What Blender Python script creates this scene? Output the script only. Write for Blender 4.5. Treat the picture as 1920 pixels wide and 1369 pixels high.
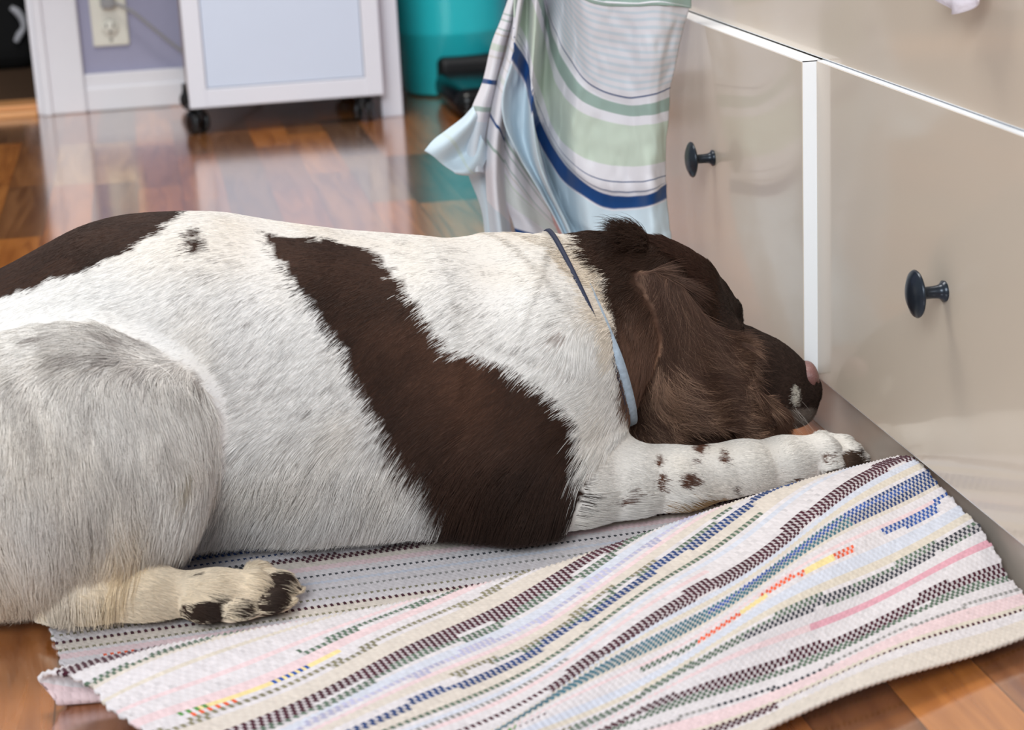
import bpy, bmesh, math
import numpy as np
from mathutils import Matrix, Vector

for o in list(bpy.data.objects):
    bpy.data.objects.remove(o)
SC = bpy.context.scene
COL = SC.collection
rng = np.random.default_rng(7)

# ---------------------------------------------------------------- camera
PITCH, ROLL, YAW = 0.28375423, -0.04937811, 0.17384263
FPX, CAMH = 3700.0, 0.58
_fw = np.array([math.sin(YAW) * math.cos(PITCH), math.cos(YAW) * math.cos(PITCH), -math.sin(PITCH)])
_rt = np.array([math.cos(YAW), -math.sin(YAW), 0.0])
_up = np.cross(_rt, _fw)
ROT = np.array([_rt * math.cos(ROLL) + _up * math.sin(ROLL), -_rt * math.sin(ROLL) + _up * math.cos(ROLL), _fw])
CAM = np.array([0, 0, CAMH])
cam_data = bpy.data.cameras.new('camera')
cam = bpy.data.objects.new('camera', cam_data)
COL.objects.link(cam)
M = Matrix.Identity(4)
for i in range(3):
    M[i][0], M[i][1], M[i][2] = ROT[0][i], ROT[1][i], -ROT[2][i]
M[0][3], M[1][3], M[2][3] = CAM
cam.matrix_world = M
cam_data.sensor_width = 36
cam_data.lens = 36 * FPX / 1920
cam_data.clip_start = 0.05
cam_data.dof.use_dof = True
cam_data.dof.focus_distance = 1.62
cam_data.dof.aperture_fstop = 9.0
SC.camera = cam

# ---------------------------------------------------------------- world, lights, exposure
world = bpy.data.worlds.new('room_light')
SC.world = world
world.use_nodes = True
bg = world.node_tree.nodes['Background']
bg.inputs[0].default_value = (0.93, 0.96, 1.0, 1)
bg.inputs[1].default_value = 0.42


def area(name, loc, target, size, sizey, power, color):
    L = bpy.data.lights.new(name, 'AREA')
    L.shape = 'RECTANGLE'
    L.size, L.size_y, L.energy, L.color = size, sizey, power, color
    o = bpy.data.objects.new(name, L)
    COL.objects.link(o)
    o.location = loc
    o.rotation_euler = (Vector(target) - Vector(loc)).to_track_quat('-Z', 'Y').to_euler()
    return o


area('window_light', (-1.0, -1.3, 1.9), (0.3, 2.2, 0.1), 1.4, 1.2, 74, (0.90, 0.96, 1.0))
area('ceiling_light', (-0.1, 2.35, 2.5), (0.1, 2.35, 0.0), 0.9, 0.9, 38, (1.0, 0.95, 0.88))
SC.view_settings.view_transform = 'Standard'
SC.view_settings.look = 'None'
SC.view_settings.gamma = 1.0
SC.view_settings.use_curve_mapping = False
SC.view_settings.exposure = 0.2


# ---------------------------------------------------------------- helpers
def ray(x, y):
    return ROT.T @ np.array([(x - 960) / FPX, -(y - 684.5) / FPX, 1.0])


def onz(x, y, z=0.0):
    d = ray(x, y)
    return d * ((z - CAMH) / d[2]) + CAM


def onx(x, y, X):
    d = ray(x, y)
    return d * (X / d[0]) + CAM


def ony(x, y, Y):
    d = ray(x, y)
    return d * (Y / d[1]) + CAM


def proj(P):
    q = (P - CAM) @ ROT.T
    return 960 + FPX * q[:, 0] / q[:, 2], 684.5 - FPX * q[:, 1] / q[:, 2]


def lin(c):
    c = np.asarray(c, float) / 255.0
    return np.where(c <= 0.04045, c / 12.92, ((c + 0.055) / 1.055) ** 2.4)


def sstep(x, a, b):
    t = np.clip((x - a) / (b - a), 0, 1)
    return t * t * (3 - 2 * t)


def mat(name, rgb=(200, 200, 200), rough=0.5, metallic=0.0, coat=0.0, coat_rough=0.1, attr=None, sheen=0.0, spec=0.5):
    m = bpy.data.materials.new(name)
    m.use_nodes = True
    nt = m.node_tree
    b = nt.nodes['Principled BSDF']
    l = lin(rgb)
    b.inputs['Base Color'].default_value = (*l, 1)
    b.inputs['Roughness'].default_value = rough
    b.inputs['Metallic'].default_value = metallic
    b.inputs['Coat Weight'].default_value = coat
    b.inputs['Coat Roughness'].default_value = coat_rough
    b.inputs['Sheen Weight'].default_value = sheen
    b.inputs['Specular IOR Level'].default_value = spec
    if attr:
        a = nt.nodes.new('ShaderNodeAttribute')
        a.attribute_name = attr
        nt.links.new(a.outputs['Color'], b.inputs['Base Color'])
    return m


def noise_tint(m, scale, amount, bump=0.0, stretch=(1, 1, 1)):
    """small procedural variation of tone and relief on a plain material"""
    nt = m.node_tree
    b = nt.nodes['Principled BSDF']
    tc = nt.nodes.new('ShaderNodeTexCoord')
    mp = nt.nodes.new('ShaderNodeMapping')
    mp.inputs['Scale'].default_value = stretch
    n = nt.nodes.new('ShaderNodeTexNoise')
    n.inputs['Scale'].default_value = scale
    n.inputs['Detail'].default_value = 4
    nt.links.new(tc.outputs['Object'], mp.inputs[0])
    nt.links.new(mp.outputs[0], n.inputs['Vector'])
    mx = nt.nodes.new('ShaderNodeMix')
    mx.data_type = 'RGBA'
    c = b.inputs['Base Color'].default_value[:]
    mx.inputs[6].default_value = (c[0] * (1 - amount), c[1] * (1 - amount), c[2] * (1 - amount), 1)
    mx.inputs[7].default_value = (min(1, c[0] * (1 + amount)), min(1, c[1] * (1 + amount)), min(1, c[2] * (1 + amount)), 1)
    nt.links.new(n.outputs[0], mx.inputs[0])
    nt.links.new(mx.outputs[2], b.inputs['Base Color'])
    if bump:
        bp = nt.nodes.new('ShaderNodeBump')
        bp.inputs['Distance'].default_value = bump
        nt.links.new(n.outputs[0], bp.inputs['Height'])
        nt.links.new(bp.outputs[0], b.inputs['Normal'])
    return m


def link(name, me, m=None, parent=None, loc=None):
    o = bpy.data.objects.new(name, me)
    COL.objects.link(o)
    if m is not None:
        me.materials.append(m)
    if parent is not None:
        o.parent = parent
    if loc is not None:
        o.location = loc
    return o


def mesh_np(name, V, F, smooth=True):
    me = bpy.data.meshes.new(name)
    V = np.asarray(V, np.float32)
    F = np.asarray(F, np.int32)
    k = F.shape[1]
    me.vertices.add(len(V))
    me.vertices.foreach_set('co', V.ravel())
    me.loops.add(F.size)
    me.loops.foreach_set('vertex_index', F.ravel())
    me.polygons.add(len(F))
    me.polygons.foreach_set('loop_start', np.arange(0, F.size, k, dtype=np.int32))
    me.update(calc_edges=True)
    me.validate()
    if smooth:
        me.polygons.foreach_set('use_smooth', np.ones(len(me.polygons), bool))
    return me


def point_color(me, cols, name='col'):
    a = me.color_attributes.new(name, 'FLOAT_COLOR', 'POINT')
    c = np.ones((len(cols), 4), np.float32)
    c[:, :3] = cols
    a.data.foreach_set('color', c.ravel())


def grid_faces(nr, nc, off=0):
    i, j = np.meshgrid(np.arange(nr - 1), np.arange(nc - 1), indexing='ij')
    a = (i * nc + j).ravel() + off
    return np.stack([a, a + 1, a + nc + 1, a + nc], 1)


def empty(name, loc, label, cat, group=None):
    o = bpy.data.objects.new(name, None)
    COL.objects.link(o)
    o.location = loc
    o['label'] = label
    o['category'] = cat
    if group:
        o['group'] = group
    return o


def tag(o, label, cat, group=None, kind=None):
    o['label'] = label
    o['category'] = cat
    if group:
        o['group'] = group
    if kind:
        o['kind'] = kind
    return o


def structure(o):
    o['kind'] = 'structure'
    return o


def bm_box(bm, lo, hi, bevel=0.0, rz=0.0, seg=2):
    lo, hi = np.minimum(lo, hi), np.maximum(lo, hi)
    c = (np.array(lo) + np.array(hi)) / 2
    s = np.array(hi) - np.array(lo)
    t = bmesh.new()
    bmesh.ops.create_cube(t, size=1)
    bmesh.ops.scale(t, vec=Vector(s), verts=t.verts)
    if bevel:
        bmesh.ops.bevel(t, geom=list(t.edges), offset=bevel, segments=seg, affect='EDGES', profile=0.5)
    if rz:
        bmesh.ops.rotate(t, cent=(0, 0, 0), matrix=Matrix.Rotation(rz, 3, 'Z'), verts=t.verts)
    bmesh.ops.translate(t, vec=Vector(c), verts=t.verts)
    me = bpy.data.meshes.new('t')
    t.to_mesh(me)
    t.free()
    bm.from_mesh(me)
    bpy.data.meshes.remove(me)


def box(name, lo, hi, m, parent=None, bevel=0.0, smooth=False):
    """box between two world corners, origin at its centre"""
    bm = bmesh.new()
    lo, hi = np.array(lo, float), np.array(hi, float)
    c = (lo + hi) / 2
    bm_box(bm, lo - c, hi - c, bevel)
    me = bpy.data.meshes.new(name)
    bm.to_mesh(me)
    bm.free()
    o = link(name, me, m)
    pl = np.array(parent.location) if parent is not None else np.zeros(3)
    if parent is not None:
        o.parent = parent
    o.location = c - pl
    return o


def lathe(name, prof, m, parent=None, loc=(0, 0, 0), axis='Z', n=40):
    """prof: list of (radius, height) turned about an axis"""
    prof = np.array(prof, float)
    a = np.linspace(0, 2 * math.pi, n, endpoint=False)
    r, h = prof[:, 0][:, None], prof[:, 1][:, None]
    X, Y, Z = r * np.cos(a), r * np.sin(a), h + 0 * a
    if axis == '-X':
        V = np.stack([-Z, Y, X], -1)
    elif axis == 'X':
        V = np.stack([Z, X, Y], -1)
    else:
        V = np.stack([X, Y, Z], -1)
    k = len(prof)
    i, j = np.meshgrid(np.arange(k - 1), np.arange(n), indexing='ij')
    j2 = (j + 1) % n
    F = np.stack([i * n + j, i * n + j2, (i + 1) * n + j2, (i + 1) * n + j], -1).reshape(-1, 4)
    me = mesh_np(name, V.reshape(-1, 3), F)
    bm = bmesh.new()
    bm.from_mesh(me)
    bmesh.ops.remove_doubles(bm, verts=bm.verts, dist=1e-6)
    bmesh.ops.recalc_face_normals(bm, faces=bm.faces)
    bm.to_mesh(me)
    bm.free()
    return link(name, me, m, parent, loc)


def tube(name, pts, r, m, parent=None, n=10, res=6):
    pts = catmull(np.array(pts, float), res)
    T = np.gradient(pts, axis=0)
    T /= np.linalg.norm(T, axis=1)[:, None]
    ref = np.array([0.13, 0.21, 0.97])
    A = np.cross(T, ref)
    A /= np.linalg.norm(A, axis=1)[:, None]
    B = np.cross(T, A)
    a = np.linspace(0, 2 * math.pi, n, endpoint=False)
    rr = np.broadcast_to(np.asarray(r, float), (len(pts),)) if np.ndim(r) == 0 else np.interp(np.linspace(0, 1, len(pts)), np.linspace(0, 1, len(r)), r)
    V = pts[:, None] + rr[:, None, None] * (A[:, None] * np.cos(a)[None, :, None] + B[:, None] * np.sin(a)[None, :, None])
    k = len(pts)
    i, j = np.meshgrid(np.arange(k - 1), np.arange(n), indexing='ij')
    j2 = (j + 1) % n
    F = np.stack([i * n + j, i * n + j2, (i + 1) * n + j2, (i + 1) * n + j], -1).reshape(-1, 4)
    o = link(name, mesh_np(name, V.reshape(-1, 3), F), m, parent)
    return o


def catmull(P, res):
    P = np.asarray(P, float)
    Q = np.vstack([2 * P[0] - P[1], P, 2 * P[-1] - P[-2]])
    out = []
    for i in range(1, len(Q) - 2):
        t = np.linspace(0, 1, res, endpoint=False)[:, None]
        p0, p1, p2, p3 = Q[i - 1], Q[i], Q[i + 1], Q[i + 2]
        out.append(0.5 * (2 * p1 + (p2 - p0) * t + (2 * p0 - 5 * p1 + 4 * p2 - p3) * t ** 2 + (3 * p1 - p0 - 3 * p2 + p3) * t ** 3))
    out.append(P[-1:])
    return np.vstack(out)


def cr_eval(P, t):
    """Catmull-Rom through control values P (n,...) at parameters t in [0,n-1]"""
    P = np.asarray(P, float)
    Q = np.concatenate([(2 * P[0] - P[1])[None], P, (2 * P[-1] - P[-2])[None]])
    i = np.clip(np.floor(t).astype(int), 0, len(P) - 2)
    f = (t - i).reshape((-1,) + (1,) * (P.ndim - 1))
    p0, p1, p2, p3 = Q[i], Q[i + 1], Q[i + 2], Q[i + 3]
    return 0.5 * (2 * p1 + (p2 - p0) * f + (2 * p0 - 5 * p1 + 4 * p2 - p3) * f ** 2 + (3 * p1 - p0 - 3 * p2 + p3) * f ** 3)


def vnoise(P, scale, seed=0):
    """cheap smooth value noise in 3D, -1..1"""
    P = np.asarray(P) * scale + seed * 17.31
    I = np.floor(P).astype(np.int64)
    f = P - I
    f = f * f * (3 - 2 * f)
    out = 0
    for dx in (0, 1):
        for dy in (0, 1):
            for dz in (0, 1):
                h = (I[:, 0] + dx) * 73856093 ^ (I[:, 1] + dy) * 19349663 ^ (I[:, 2] + dz) * 83492791
                h = (h ^ (h >> 13)) * 1274126177
                v = ((h >> 8) & 0xffff) / 32768.0 - 1
                w = (f[:, 0] if dx else 1 - f[:, 0]) * (f[:, 1] if dy else 1 - f[:, 1]) * (f[:, 2] if dz else 1 - f[:, 2])
                out = out + v * w
    return out


# ================================================================ SETTING
WALL_Y = 4.04


def floor_material():
    m = bpy.data.materials.new('laminate_floor')
    m.use_nodes = True
    nt = m.node_tree
    N, L = nt.nodes, nt.links
    b = N['Principled BSDF']

    def math_(op, a, c=None):
        n = N.new('ShaderNodeMath')
        n.operation = op
        for k, v in enumerate((a, c)):
            if v is None:
                continue
            if isinstance(v, (int, float)):
                n.inputs[k].default_value = v
            else:
                L.new(v, n.inputs[k])
        return n.outputs[0]
    tc = N.new('ShaderNodeTexCoord')
    sep = N.new('ShaderNodeSeparateXYZ')
    L.new(tc.outputs['Object'], sep.inputs[0])
    x, y = sep.outputs[0], sep.outputs[1]
    W, LEN = 0.068, 0.41
    xr = math_('DIVIDE', x, W)
    row = math_('FLOOR', xr)
    wn = N.new('ShaderNodeTexWhiteNoise')
    wn.noise_dimensions = '1D'
    L.new(row, wn.inputs['W'])
    yo = math_('ADD', math_('DIVIDE', y, LEN), math_('MULTIPLY', wn.outputs[0], 3.7))
    blk = math_('FLOOR', yo)
    cmb = N.new('ShaderNodeCombineXYZ')
    L.new(row, cmb.inputs[0])
    L.new(blk, cmb.inputs[1])
    w2 = N.new('ShaderNodeTexWhiteNoise')
    w2.noise_dimensions = '3D'
    L.new(cmb.outputs[0], w2.inputs['Vector'])
    ramp = N.new('ShaderNodeValToRGB')
    cs = [(0, (156, 98, 54)), (0.3, (198, 120, 56)), (0.55, (216, 138, 66)), (0.8, (122, 88, 62)), (0.92, (146, 118, 88)), (1, (224, 172, 110))]
    el = ramp.color_ramp.elements
    while len(el) < len(cs):
        el.new(0.5)
    for e, (p, c) in zip(el, cs):
        e.position = p
        e.color = (*lin(c), 1)
    L.new(w2.outputs[0], ramp.inputs[0])
    mp = N.new('ShaderNodeMapping')
    mp.inputs['Scale'].default_value = (26, 2.4, 1)
    L.new(tc.outputs['Object'], mp.inputs[0])
    ad = N.new('ShaderNodeVectorMath')
    ad.operation = 'ADD'
    L.new(mp.outputs[0], ad.inputs[0])
    L.new(w2.outputs['Color'], ad.inputs[1])
    gn = N.new('ShaderNodeTexNoise')
    gn.inputs['Scale'].default_value = 1.7
    gn.inputs['Detail'].default_value = 6
    gn.inputs['Distortion'].default_value = 1.2
    L.new(ad.outputs[0], gn.inputs['Vector'])
    mx = N.new('ShaderNodeMix')
    mx.data_type = 'RGBA'
    mx.blend_type = 'MULTIPLY'
    mx.inputs[0].default_value = 1
    r2 = N.new('ShaderNodeValToRGB')
    r2.color_ramp.elements[0].position = 0.3
    r2.color_ramp.elements[0].color = (0.55, 0.45, 0.38, 1)
    r2.color_ramp.elements[1].position = 0.65
    r2.color_ramp.elements[1].color = (1.05, 1.05, 1.05, 1)
    L.new(gn.outputs[0], r2.inputs[0])
    L.new(ramp.outputs[0], mx.inputs[6])
    L.new(r2.outputs[0], mx.inputs[7])
    # seams
    fx = math_('FRACT', xr)
    fy = math_('FRACT', yo)
    sx = math_('LESS_THAN', math_('MINIMUM', fx, math_('SUBTRACT', 1.0, fx)), 0.012)
    sy = math_('LESS_THAN', math_('MINIMUM', fy, math_('SUBTRACT', 1.0, fy)), 0.0022)
    seam = math_('MAXIMUM', sx, sy)
    m2 = N.new('ShaderNodeMix')
    m2.data_type = 'RGBA'
    L.new(math_('MULTIPLY', seam, 0.55), m2.inputs[0])
    L.new(mx.outputs[2], m2.inputs[6])
    m2.inputs[7].default_value = (0.03, 0.012, 0.006, 1)
    L.new(m2.outputs[2], b.inputs['Base Color'])
    b.inputs['Roughness'].default_value = 0.24
    b.inputs['Coat Weight'].default_value = 1.0
    b.inputs['Coat Roughness'].default_value = 0.13
    b.inputs['Coat IOR'].default_value = 3.5
    return m


FLOOR = floor_material()
wall_m = noise_tint(mat('lavender_paint', (160, 160, 186), 0.6), 60, 0.03, 0.0004)
trim_m = noise_tint(mat('white_trim_paint', (232, 232, 238), 0.35), 20, 0.02)
dark_m = noise_tint(mat('hall_shade_black', (22, 20, 24), 0.8), 10, 0.2)  # hall walls: the darkness of the hall is put into their colour
black_m = noise_tint(mat('black_plastic', (16, 18, 20), 0.3), 40, 0.2)


def plane(name, pts, m):
    me = bpy.data.meshes.new(name)
    me.from_pydata([tuple(p) for p in pts], [], [tuple(range(len(pts)))])
    return structure(link(name, me, m))


JX = -0.213          # edge of the door opening
structure(box('floor', (-3.2, -0.8, -0.05), (3.4, WALL_Y, 0), FLOOR))
structure(box('wall_back', (JX, WALL_Y, 0), (2.6, WALL_Y + 0.1, 2.6), wall_m))
# dark hall behind the doorway
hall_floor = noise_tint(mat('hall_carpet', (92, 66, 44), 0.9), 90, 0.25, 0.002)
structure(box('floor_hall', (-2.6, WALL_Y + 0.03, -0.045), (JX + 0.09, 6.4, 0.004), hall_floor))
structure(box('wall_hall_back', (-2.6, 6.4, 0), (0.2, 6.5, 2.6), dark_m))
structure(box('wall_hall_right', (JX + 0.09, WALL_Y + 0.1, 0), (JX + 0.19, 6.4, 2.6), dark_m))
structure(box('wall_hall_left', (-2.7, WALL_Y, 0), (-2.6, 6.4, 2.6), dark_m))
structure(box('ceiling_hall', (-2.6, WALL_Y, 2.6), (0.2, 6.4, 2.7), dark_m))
structure(box('wall_back_left', (-3.2, WALL_Y, 0), (-1.1, WALL_Y + 0.1, 2.6), wall_m))
# casing, jamb, threshold, baseboards
bm = bmesh.new()
bm_box(bm, (JX + 0.012, WALL_Y - 0.022, 0), (-0.128, WALL_Y, 2.1), 0.004)
bm_box(bm, (JX + 0.0, WALL_Y - 0.03, 0), (JX + 0.018, WALL_Y - 0.001, 2.1), 0.003)
me = bpy.data.meshes.new('trim_1')
bm.to_mesh(me)
bm.free()
structure(link('trim_1', me, trim_m))
structure(box('trim_2', (JX - 0.012, WALL_Y - 0.014, 0), (JX, WALL_Y + 0.1, 2.1), trim_m, bevel=0.002))
th_m = noise_tint(mat('pine_threshold', (222, 160, 104), 0.35), 12, 0.12, 0, (1, 14, 1))
bm = bmesh.new()
bm_box(bm, (-1.1, WALL_Y - 0.028, -0.001), (JX - 0.012, WALL_Y + 0.1, 0.013), 0.004)
bm_box(bm, (-1.1, WALL_Y + 0.012, 0.0), (JX - 0.012, WALL_Y + 0.1, 0.02), 0.003)
me = bpy.data.meshes.new('trim_3')
bm.to_mesh(me)
bm.free()
structure(link('trim_3', me, th_m))
bm = bmesh.new()
bm_box(bm, (-0.128, WALL_Y - 0.012, 0), (2.6, WALL_Y, 0.075), 0.003)
bm_box(bm, (-0.128, WALL_Y - 0.017, 0), (2.6, WALL_Y - 0.001, 0.048), 0.004)
me = bpy.data.meshes.new('baseboard_back')
bm.to_mesh(me)
bm.free()
structure(link('baseboard_back', me, trim_m))
# wall behind the dresser, off to the right
structure(box('wall_right', (1.08, -0.8, 0), (1.18, WALL_Y, 2.6), wall_m))

# ---------------------------------------------------------------- bag in the dark hall
BGY = 4.75
b1, b2 = ony(-120, 102, BGY), ony(74, 102, BGY)
bag = empty('shoulder_bag', ((b1[0] + b2[0]) / 2, BGY, 0.004), 'black bag with a pale curved strap in the dark hallway behind the doorway', 'bag')
bw = (b2[0] - b1[0]) / 2
bmx = bmesh.new()
bm_box(bmx, (-bw, 0, 0), (bw, 0.16, 0.34), 0.05, seg=4)
me = bpy.data.meshes.new('bag_body')
bmx.to_mesh(me)
bmx.free()
link('bag_body', me, mat('black_cloth', (9, 9, 11), 0.9), bag)
sp = [ony(x, y, BGY - 0.012) - np.array(bag.location) for x, y in ((20, 14), (32, 22), (42, 36), (44, 52), (36, 66), (30, 78))]
tube('strap', sp, [0.006, 0.009, 0.008, 0.006, 0.008, 0.006], mat('pale_strap', (205, 205, 212), 0.5), bag)

# ---------------------------------------------------------------- wall outlet
op = ony(203, 20, WALL_Y)
ox, oz = op[0], 0.185
outlet = empty('wall_outlet', (ox, WALL_Y, oz), 'ivory double wall socket on the lavender wall beside the door casing', 'wall socket')
ivory = noise_tint(mat('ivory_plastic', (228, 226, 214), 0.35), 30, 0.02)
slot_m = mat('socket_slot', (50, 46, 44), 0.6)
bmx = bmesh.new()
bm_box(bmx, (-0.036, -0.009, -0.058), (0.036, 0, 0.075), 0.004)
me = bpy.data.meshes.new('cover_plate')
bmx.to_mesh(me)
bmx.free()
link('cover_plate', me, ivory, outlet)
for zz in (-0.022, 0.030):
    s = lathe('socket', [(0.0, 0.004), (0.0165, 0.004), (0.0175, 0.0), (0.0, 0.0)], ivory, outlet, (0, -0.009, zz), n=32)
    s.rotation_euler = (math.pi / 2, 0, 0)
    bmx = bmesh.new()
    bm_box(bmx, (-0.008, -0.0012, 0.001), (-0.0055, 0, 0.009))
    bm_box(bmx, (0.0055, -0.0012, 0.001), (0.008, 0, 0.0085))
    bm_box(bmx, (-0.0025, -0.0012, -0.010), (0.0025, 0, -0.005))
    me = bpy.data.meshes.new('slot')
    bmx.to_mesh(me)
    bmx.free()
    sl = link('slot', me, slot_m, s)
    sl.rotation_euler = (-math.pi / 2, 0, 0)
    sl.location = (0, 0, 0.0042)
lathe('screw', [(0, 0.0015), (0.003, 0.001), (0.0034, 0)], mat('screw_metal', (150, 148, 140), 0.3, 0.8), outlet, (0, -0.0095, -0.046), n=14).rotation_euler = (math.pi / 2, 0, 0)
# power cord plugged in the upper socket, going down behind the drawer cart
cord = empty('power_cord', (ox, WALL_Y - 0.013, oz + 0.03), 'grey power cord with plug in the ivory wall socket', 'power cord')
grey_m = mat('grey_rubber', (150, 150, 152), 0.45)
bmx = bmesh.new()
bm_box(bmx, (-0.013, -0.022, -0.012), (0.013, 0, 0.012), 0.004)
me = bpy.data.meshes.new('plug')
bmx.to_mesh(me)
bmx.free()
link('plug', me, grey_m, cord)
q = ony(330, 88, WALL_Y - 0.05)
w0 = ony(255, 20, WALL_Y - 0.05)
tube('cable', [(0.008, -0.018, 0), (w0[0] - ox - 0.012, -0.03, w0[2] - oz - 0.028), (q[0] - ox - 0.04, -0.032, q[2] - oz + 0.008), (q[0] - ox, -0.03, q[2] - oz - 0.03), (q[0] - ox + 0.07, -0.03, -0.15), (q[0] - ox + 0.16, -0.03, -oz - 0.022)], 0.0032, grey_m, cord)

# ---------------------------------------------------------------- rolling drawer cart under the desk
cart_m = noise_tint(mat('white_lacquer', (226, 228, 236), 0.3), 8, 0.02)
panel_m = noise_tint(mat('pale_blue_white_panel', (208, 219, 236), 0.35), 8, 0.02)
CY = 3.62
pl = ony(356, 203, CY)
pr = ony(719, 165, CY)
cart = empty('drawer_cart', ((pl[0] + pr[0]) / 2, CY, 0), 'white framed drawer cart with pale front panel on black casters', 'drawer cart')
cl = np.array(cart.location)
hw = (pr[0] - pl[0]) / 2
zb = pl[2] - 0.002
zt = 0.56
fr = 0.033
bmx = bmesh.new()
bm_box(bmx, (-hw, 0, zb), (-hw + fr, 0.02, zt), 0.002)
bm_box(bmx, (hw - fr, 0, zb), (hw, 0.02, zt), 0.002)
bm_box(bmx, (-hw, 0.001, zb), (hw, 0.02, zb + 0.034), 0.002)
bm_box(bmx, (-hw, 0.001, zt - 0.034), (hw, 0.02, zt), 0.002)
me = bpy.data.meshes.new('frame')
bmx.to_mesh(me)
bmx.free()
link('frame', me, cart_m, cart)
bmx = bmesh.new()
bm_box(bmx, (-hw + 0.002, 0.02, zb + 0.004), (hw - 0.002, 0.36, zt - 0.002), 0.002)
me = bpy.data.meshes.new('carcass')
bmx.to_mesh(me)
bmx.free()
link('carcass', me, noise_tint(mat('beige_side_board', (176, 160, 152), 0.45), 8, 0.03), cart)
bmx = bmesh.new()
bm_box(bmx, (-hw + fr + 0.0012, 0.004, zb + 0.0352), (hw - fr - 0.0012, 0.018, zt - 0.0352), 0.001)
me = bpy.data.meshes.new('front_panel')
bmx.to_mesh(me)
bmx.free()
link('front_panel', me, panel_m, cart)


def caster(x, y, swivel):
    """twin-wheel caster with hood, as a part of the cart"""
    g = lathe('caster', [(0.006, zb + 0.004), (0.018, zb + 0.003), (0.018, zb - 0.004), (0.007, zb - 0.006), (0.007, 0.03), (0, 0.03)], black_m, cart, (x, y, 0), n=20)
    for s in (-1, 1):
        w = lathe('wheel', [(0, 0.006), (0.013, 0.006), (0.020, 0.004), (0.0215, 0.0), (0.0205, -0.004), (0.012, -0.006), (0, -0.006)], black_m, g, (0, 0, 0), axis='X', n=28)
        w.rotation_euler = (0, 0, swivel)
        w.location = (s * 0.011 * math.cos(swivel), s * 0.011 * math.sin(swivel), 0.0217)
    bmx = bmesh.new()
    bm_box(bmx, (-0.008, -0.02, 0.024), (0.008, 0.019, 0.046), 0.006)
    me = bpy.data.meshes.new('caster_hood')
    bmx.to_mesh(me)
    bmx.free()
    h = link('caster_hood', me, black_m, g)
    h.rotation_euler = (0, 0, swivel)


for (cx, cy, sw) in ((-hw + 0.012, 0.03, 0.5), (hw - 0.035, 0.03, -0.3), (-hw + 0.012, 0.33, 1.2), (hw - 0.035, 0.33, 0.8)):
    caster(cx, cy, sw)

# ---------------------------------------------------------------- desk (its front leg shows beside the cart)
dl = onz(737, 219, 0)
desk = empty('desk', (dl[0], dl[1], 0), 'white desk whose square leg stands right of the drawer cart', 'desk')
for name, lo, hi in (('leg', (-0.020, 0, 0), (0.020, 0.04, 0.70)), ('leg', (0.56, 0, 0), (0.60, 0.04, 0.70)),
                     ('tabletop', (-0.68, -0.02, 0.70), (0.61, 0.30, 0.724))):
    bmx = bmesh.new()
    bm_box(bmx, lo, hi, 0.002)
    me = bpy.data.meshes.new(name)
    bmx.to_mesh(me)
    bmx.free()
    link(name, me, cart_m, desk)

# ---------------------------------------------------------------- turquoise pedal bin
teal = noise_tint(mat('turquoise_plastic', (44, 206, 214), 0.3), 14, 0.05)
bl = onz(862, 186, 0)
BY = bl[1] + 0.125
bin_x = ony(862, 186, bl[1])[0]
pbin = empty('pedal_bin', (bin_x + 0.008, BY, 0), 'turquoise plastic pedal bin with black pedal behind the striped cloth', 'bin')
lathe('bucket', [(0, 0.004), (0.094, 0.004), (0.098, 0.008), (0.1095, 0.118), (0.1125, 0.122), (0.113, 0.13), (0.126, 0.30), (0.128, 0.305), (0.124, 0.30), (0.11, 0.13), (0.0, 0.012)], teal, pbin, n=72)
lathe('lid', [(0.130, 0.300), (0.132, 0.31), (0.128, 0.335), (0.10, 0.36), (0, 0.372)], teal, pbin, n=72)
bmx = bmesh.new()
bm_box(bmx, (-0.045, -0.128, 0.012), (0.085, -0.068, 0.082), 0.014, seg=4)
me = bpy.data.meshes.new('pedal_housing')
bmx.to_mesh(me)
bmx.free()
link('pedal_housing', me, mat('black_matt', (8, 9, 10), 0.55), pbin)
bmx = bmesh.new()
bm_box(bmx, (-0.058, -0.40, 0.003), (0.06, -0.12, 0.058), 0.026, seg=6)
me = bpy.data.meshes.new('pedal')
bmx.to_mesh(me)
bmx.free()
for p in me.polygons:
    p.use_smooth = True
link('pedal', me, mat('black_gloss', (6, 8, 10), 0.22, spec=0.25), pbin)

# ================================================================ DRESSER
BX = 0.566      # face of the near lower drawer
FXF = 0.553     # face of the far lower drawer (slightly open)
PLX = 0.5785    # plinth
front_m = noise_tint(mat('beige_gloss_front', (208, 194, 177), 0.36, coat=0.8, coat_rough=0.09), 900, 0.03)
edge_m = mat('white_edge_band', (250, 252, 255), 0.35)
carc_m = noise_tint(mat('beige_carcass', (196, 184, 170), 0.35, coat=0.4, coat_rough=0.2), 6, 0.02)
iron = noise_tint(mat('gunmetal_knob', (34, 42, 52), 0.28, 0.4), 60, 0.1)
ZB, ZT = 0.057, 0.343
ySplit = onx(1529, 300, BX)[1]
near0, near1 = ySplit - 0.83, ySplit - 0.0015
far0 = onx(1505, 300, FXF)[1]
far1 = far0 + 0.66
dr = empty('dresser', (BX, ySplit, 0), 'beige glossy dresser with white edged drawer fronts and dark round knobs', 'dresser')


def part(name, lo, hi, m, parent, bevel=0.0006):
    bmx = bmesh.new()
    b0 = np.array(dr.location)
    bm_box(bmx, np.array(lo) - b0, np.array(hi) - b0, bevel)
    me = bpy.data.meshes.new(name)
    bmx.to_mesh(me)
    bmx.free()
    return link(name, me, m, parent)


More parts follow.
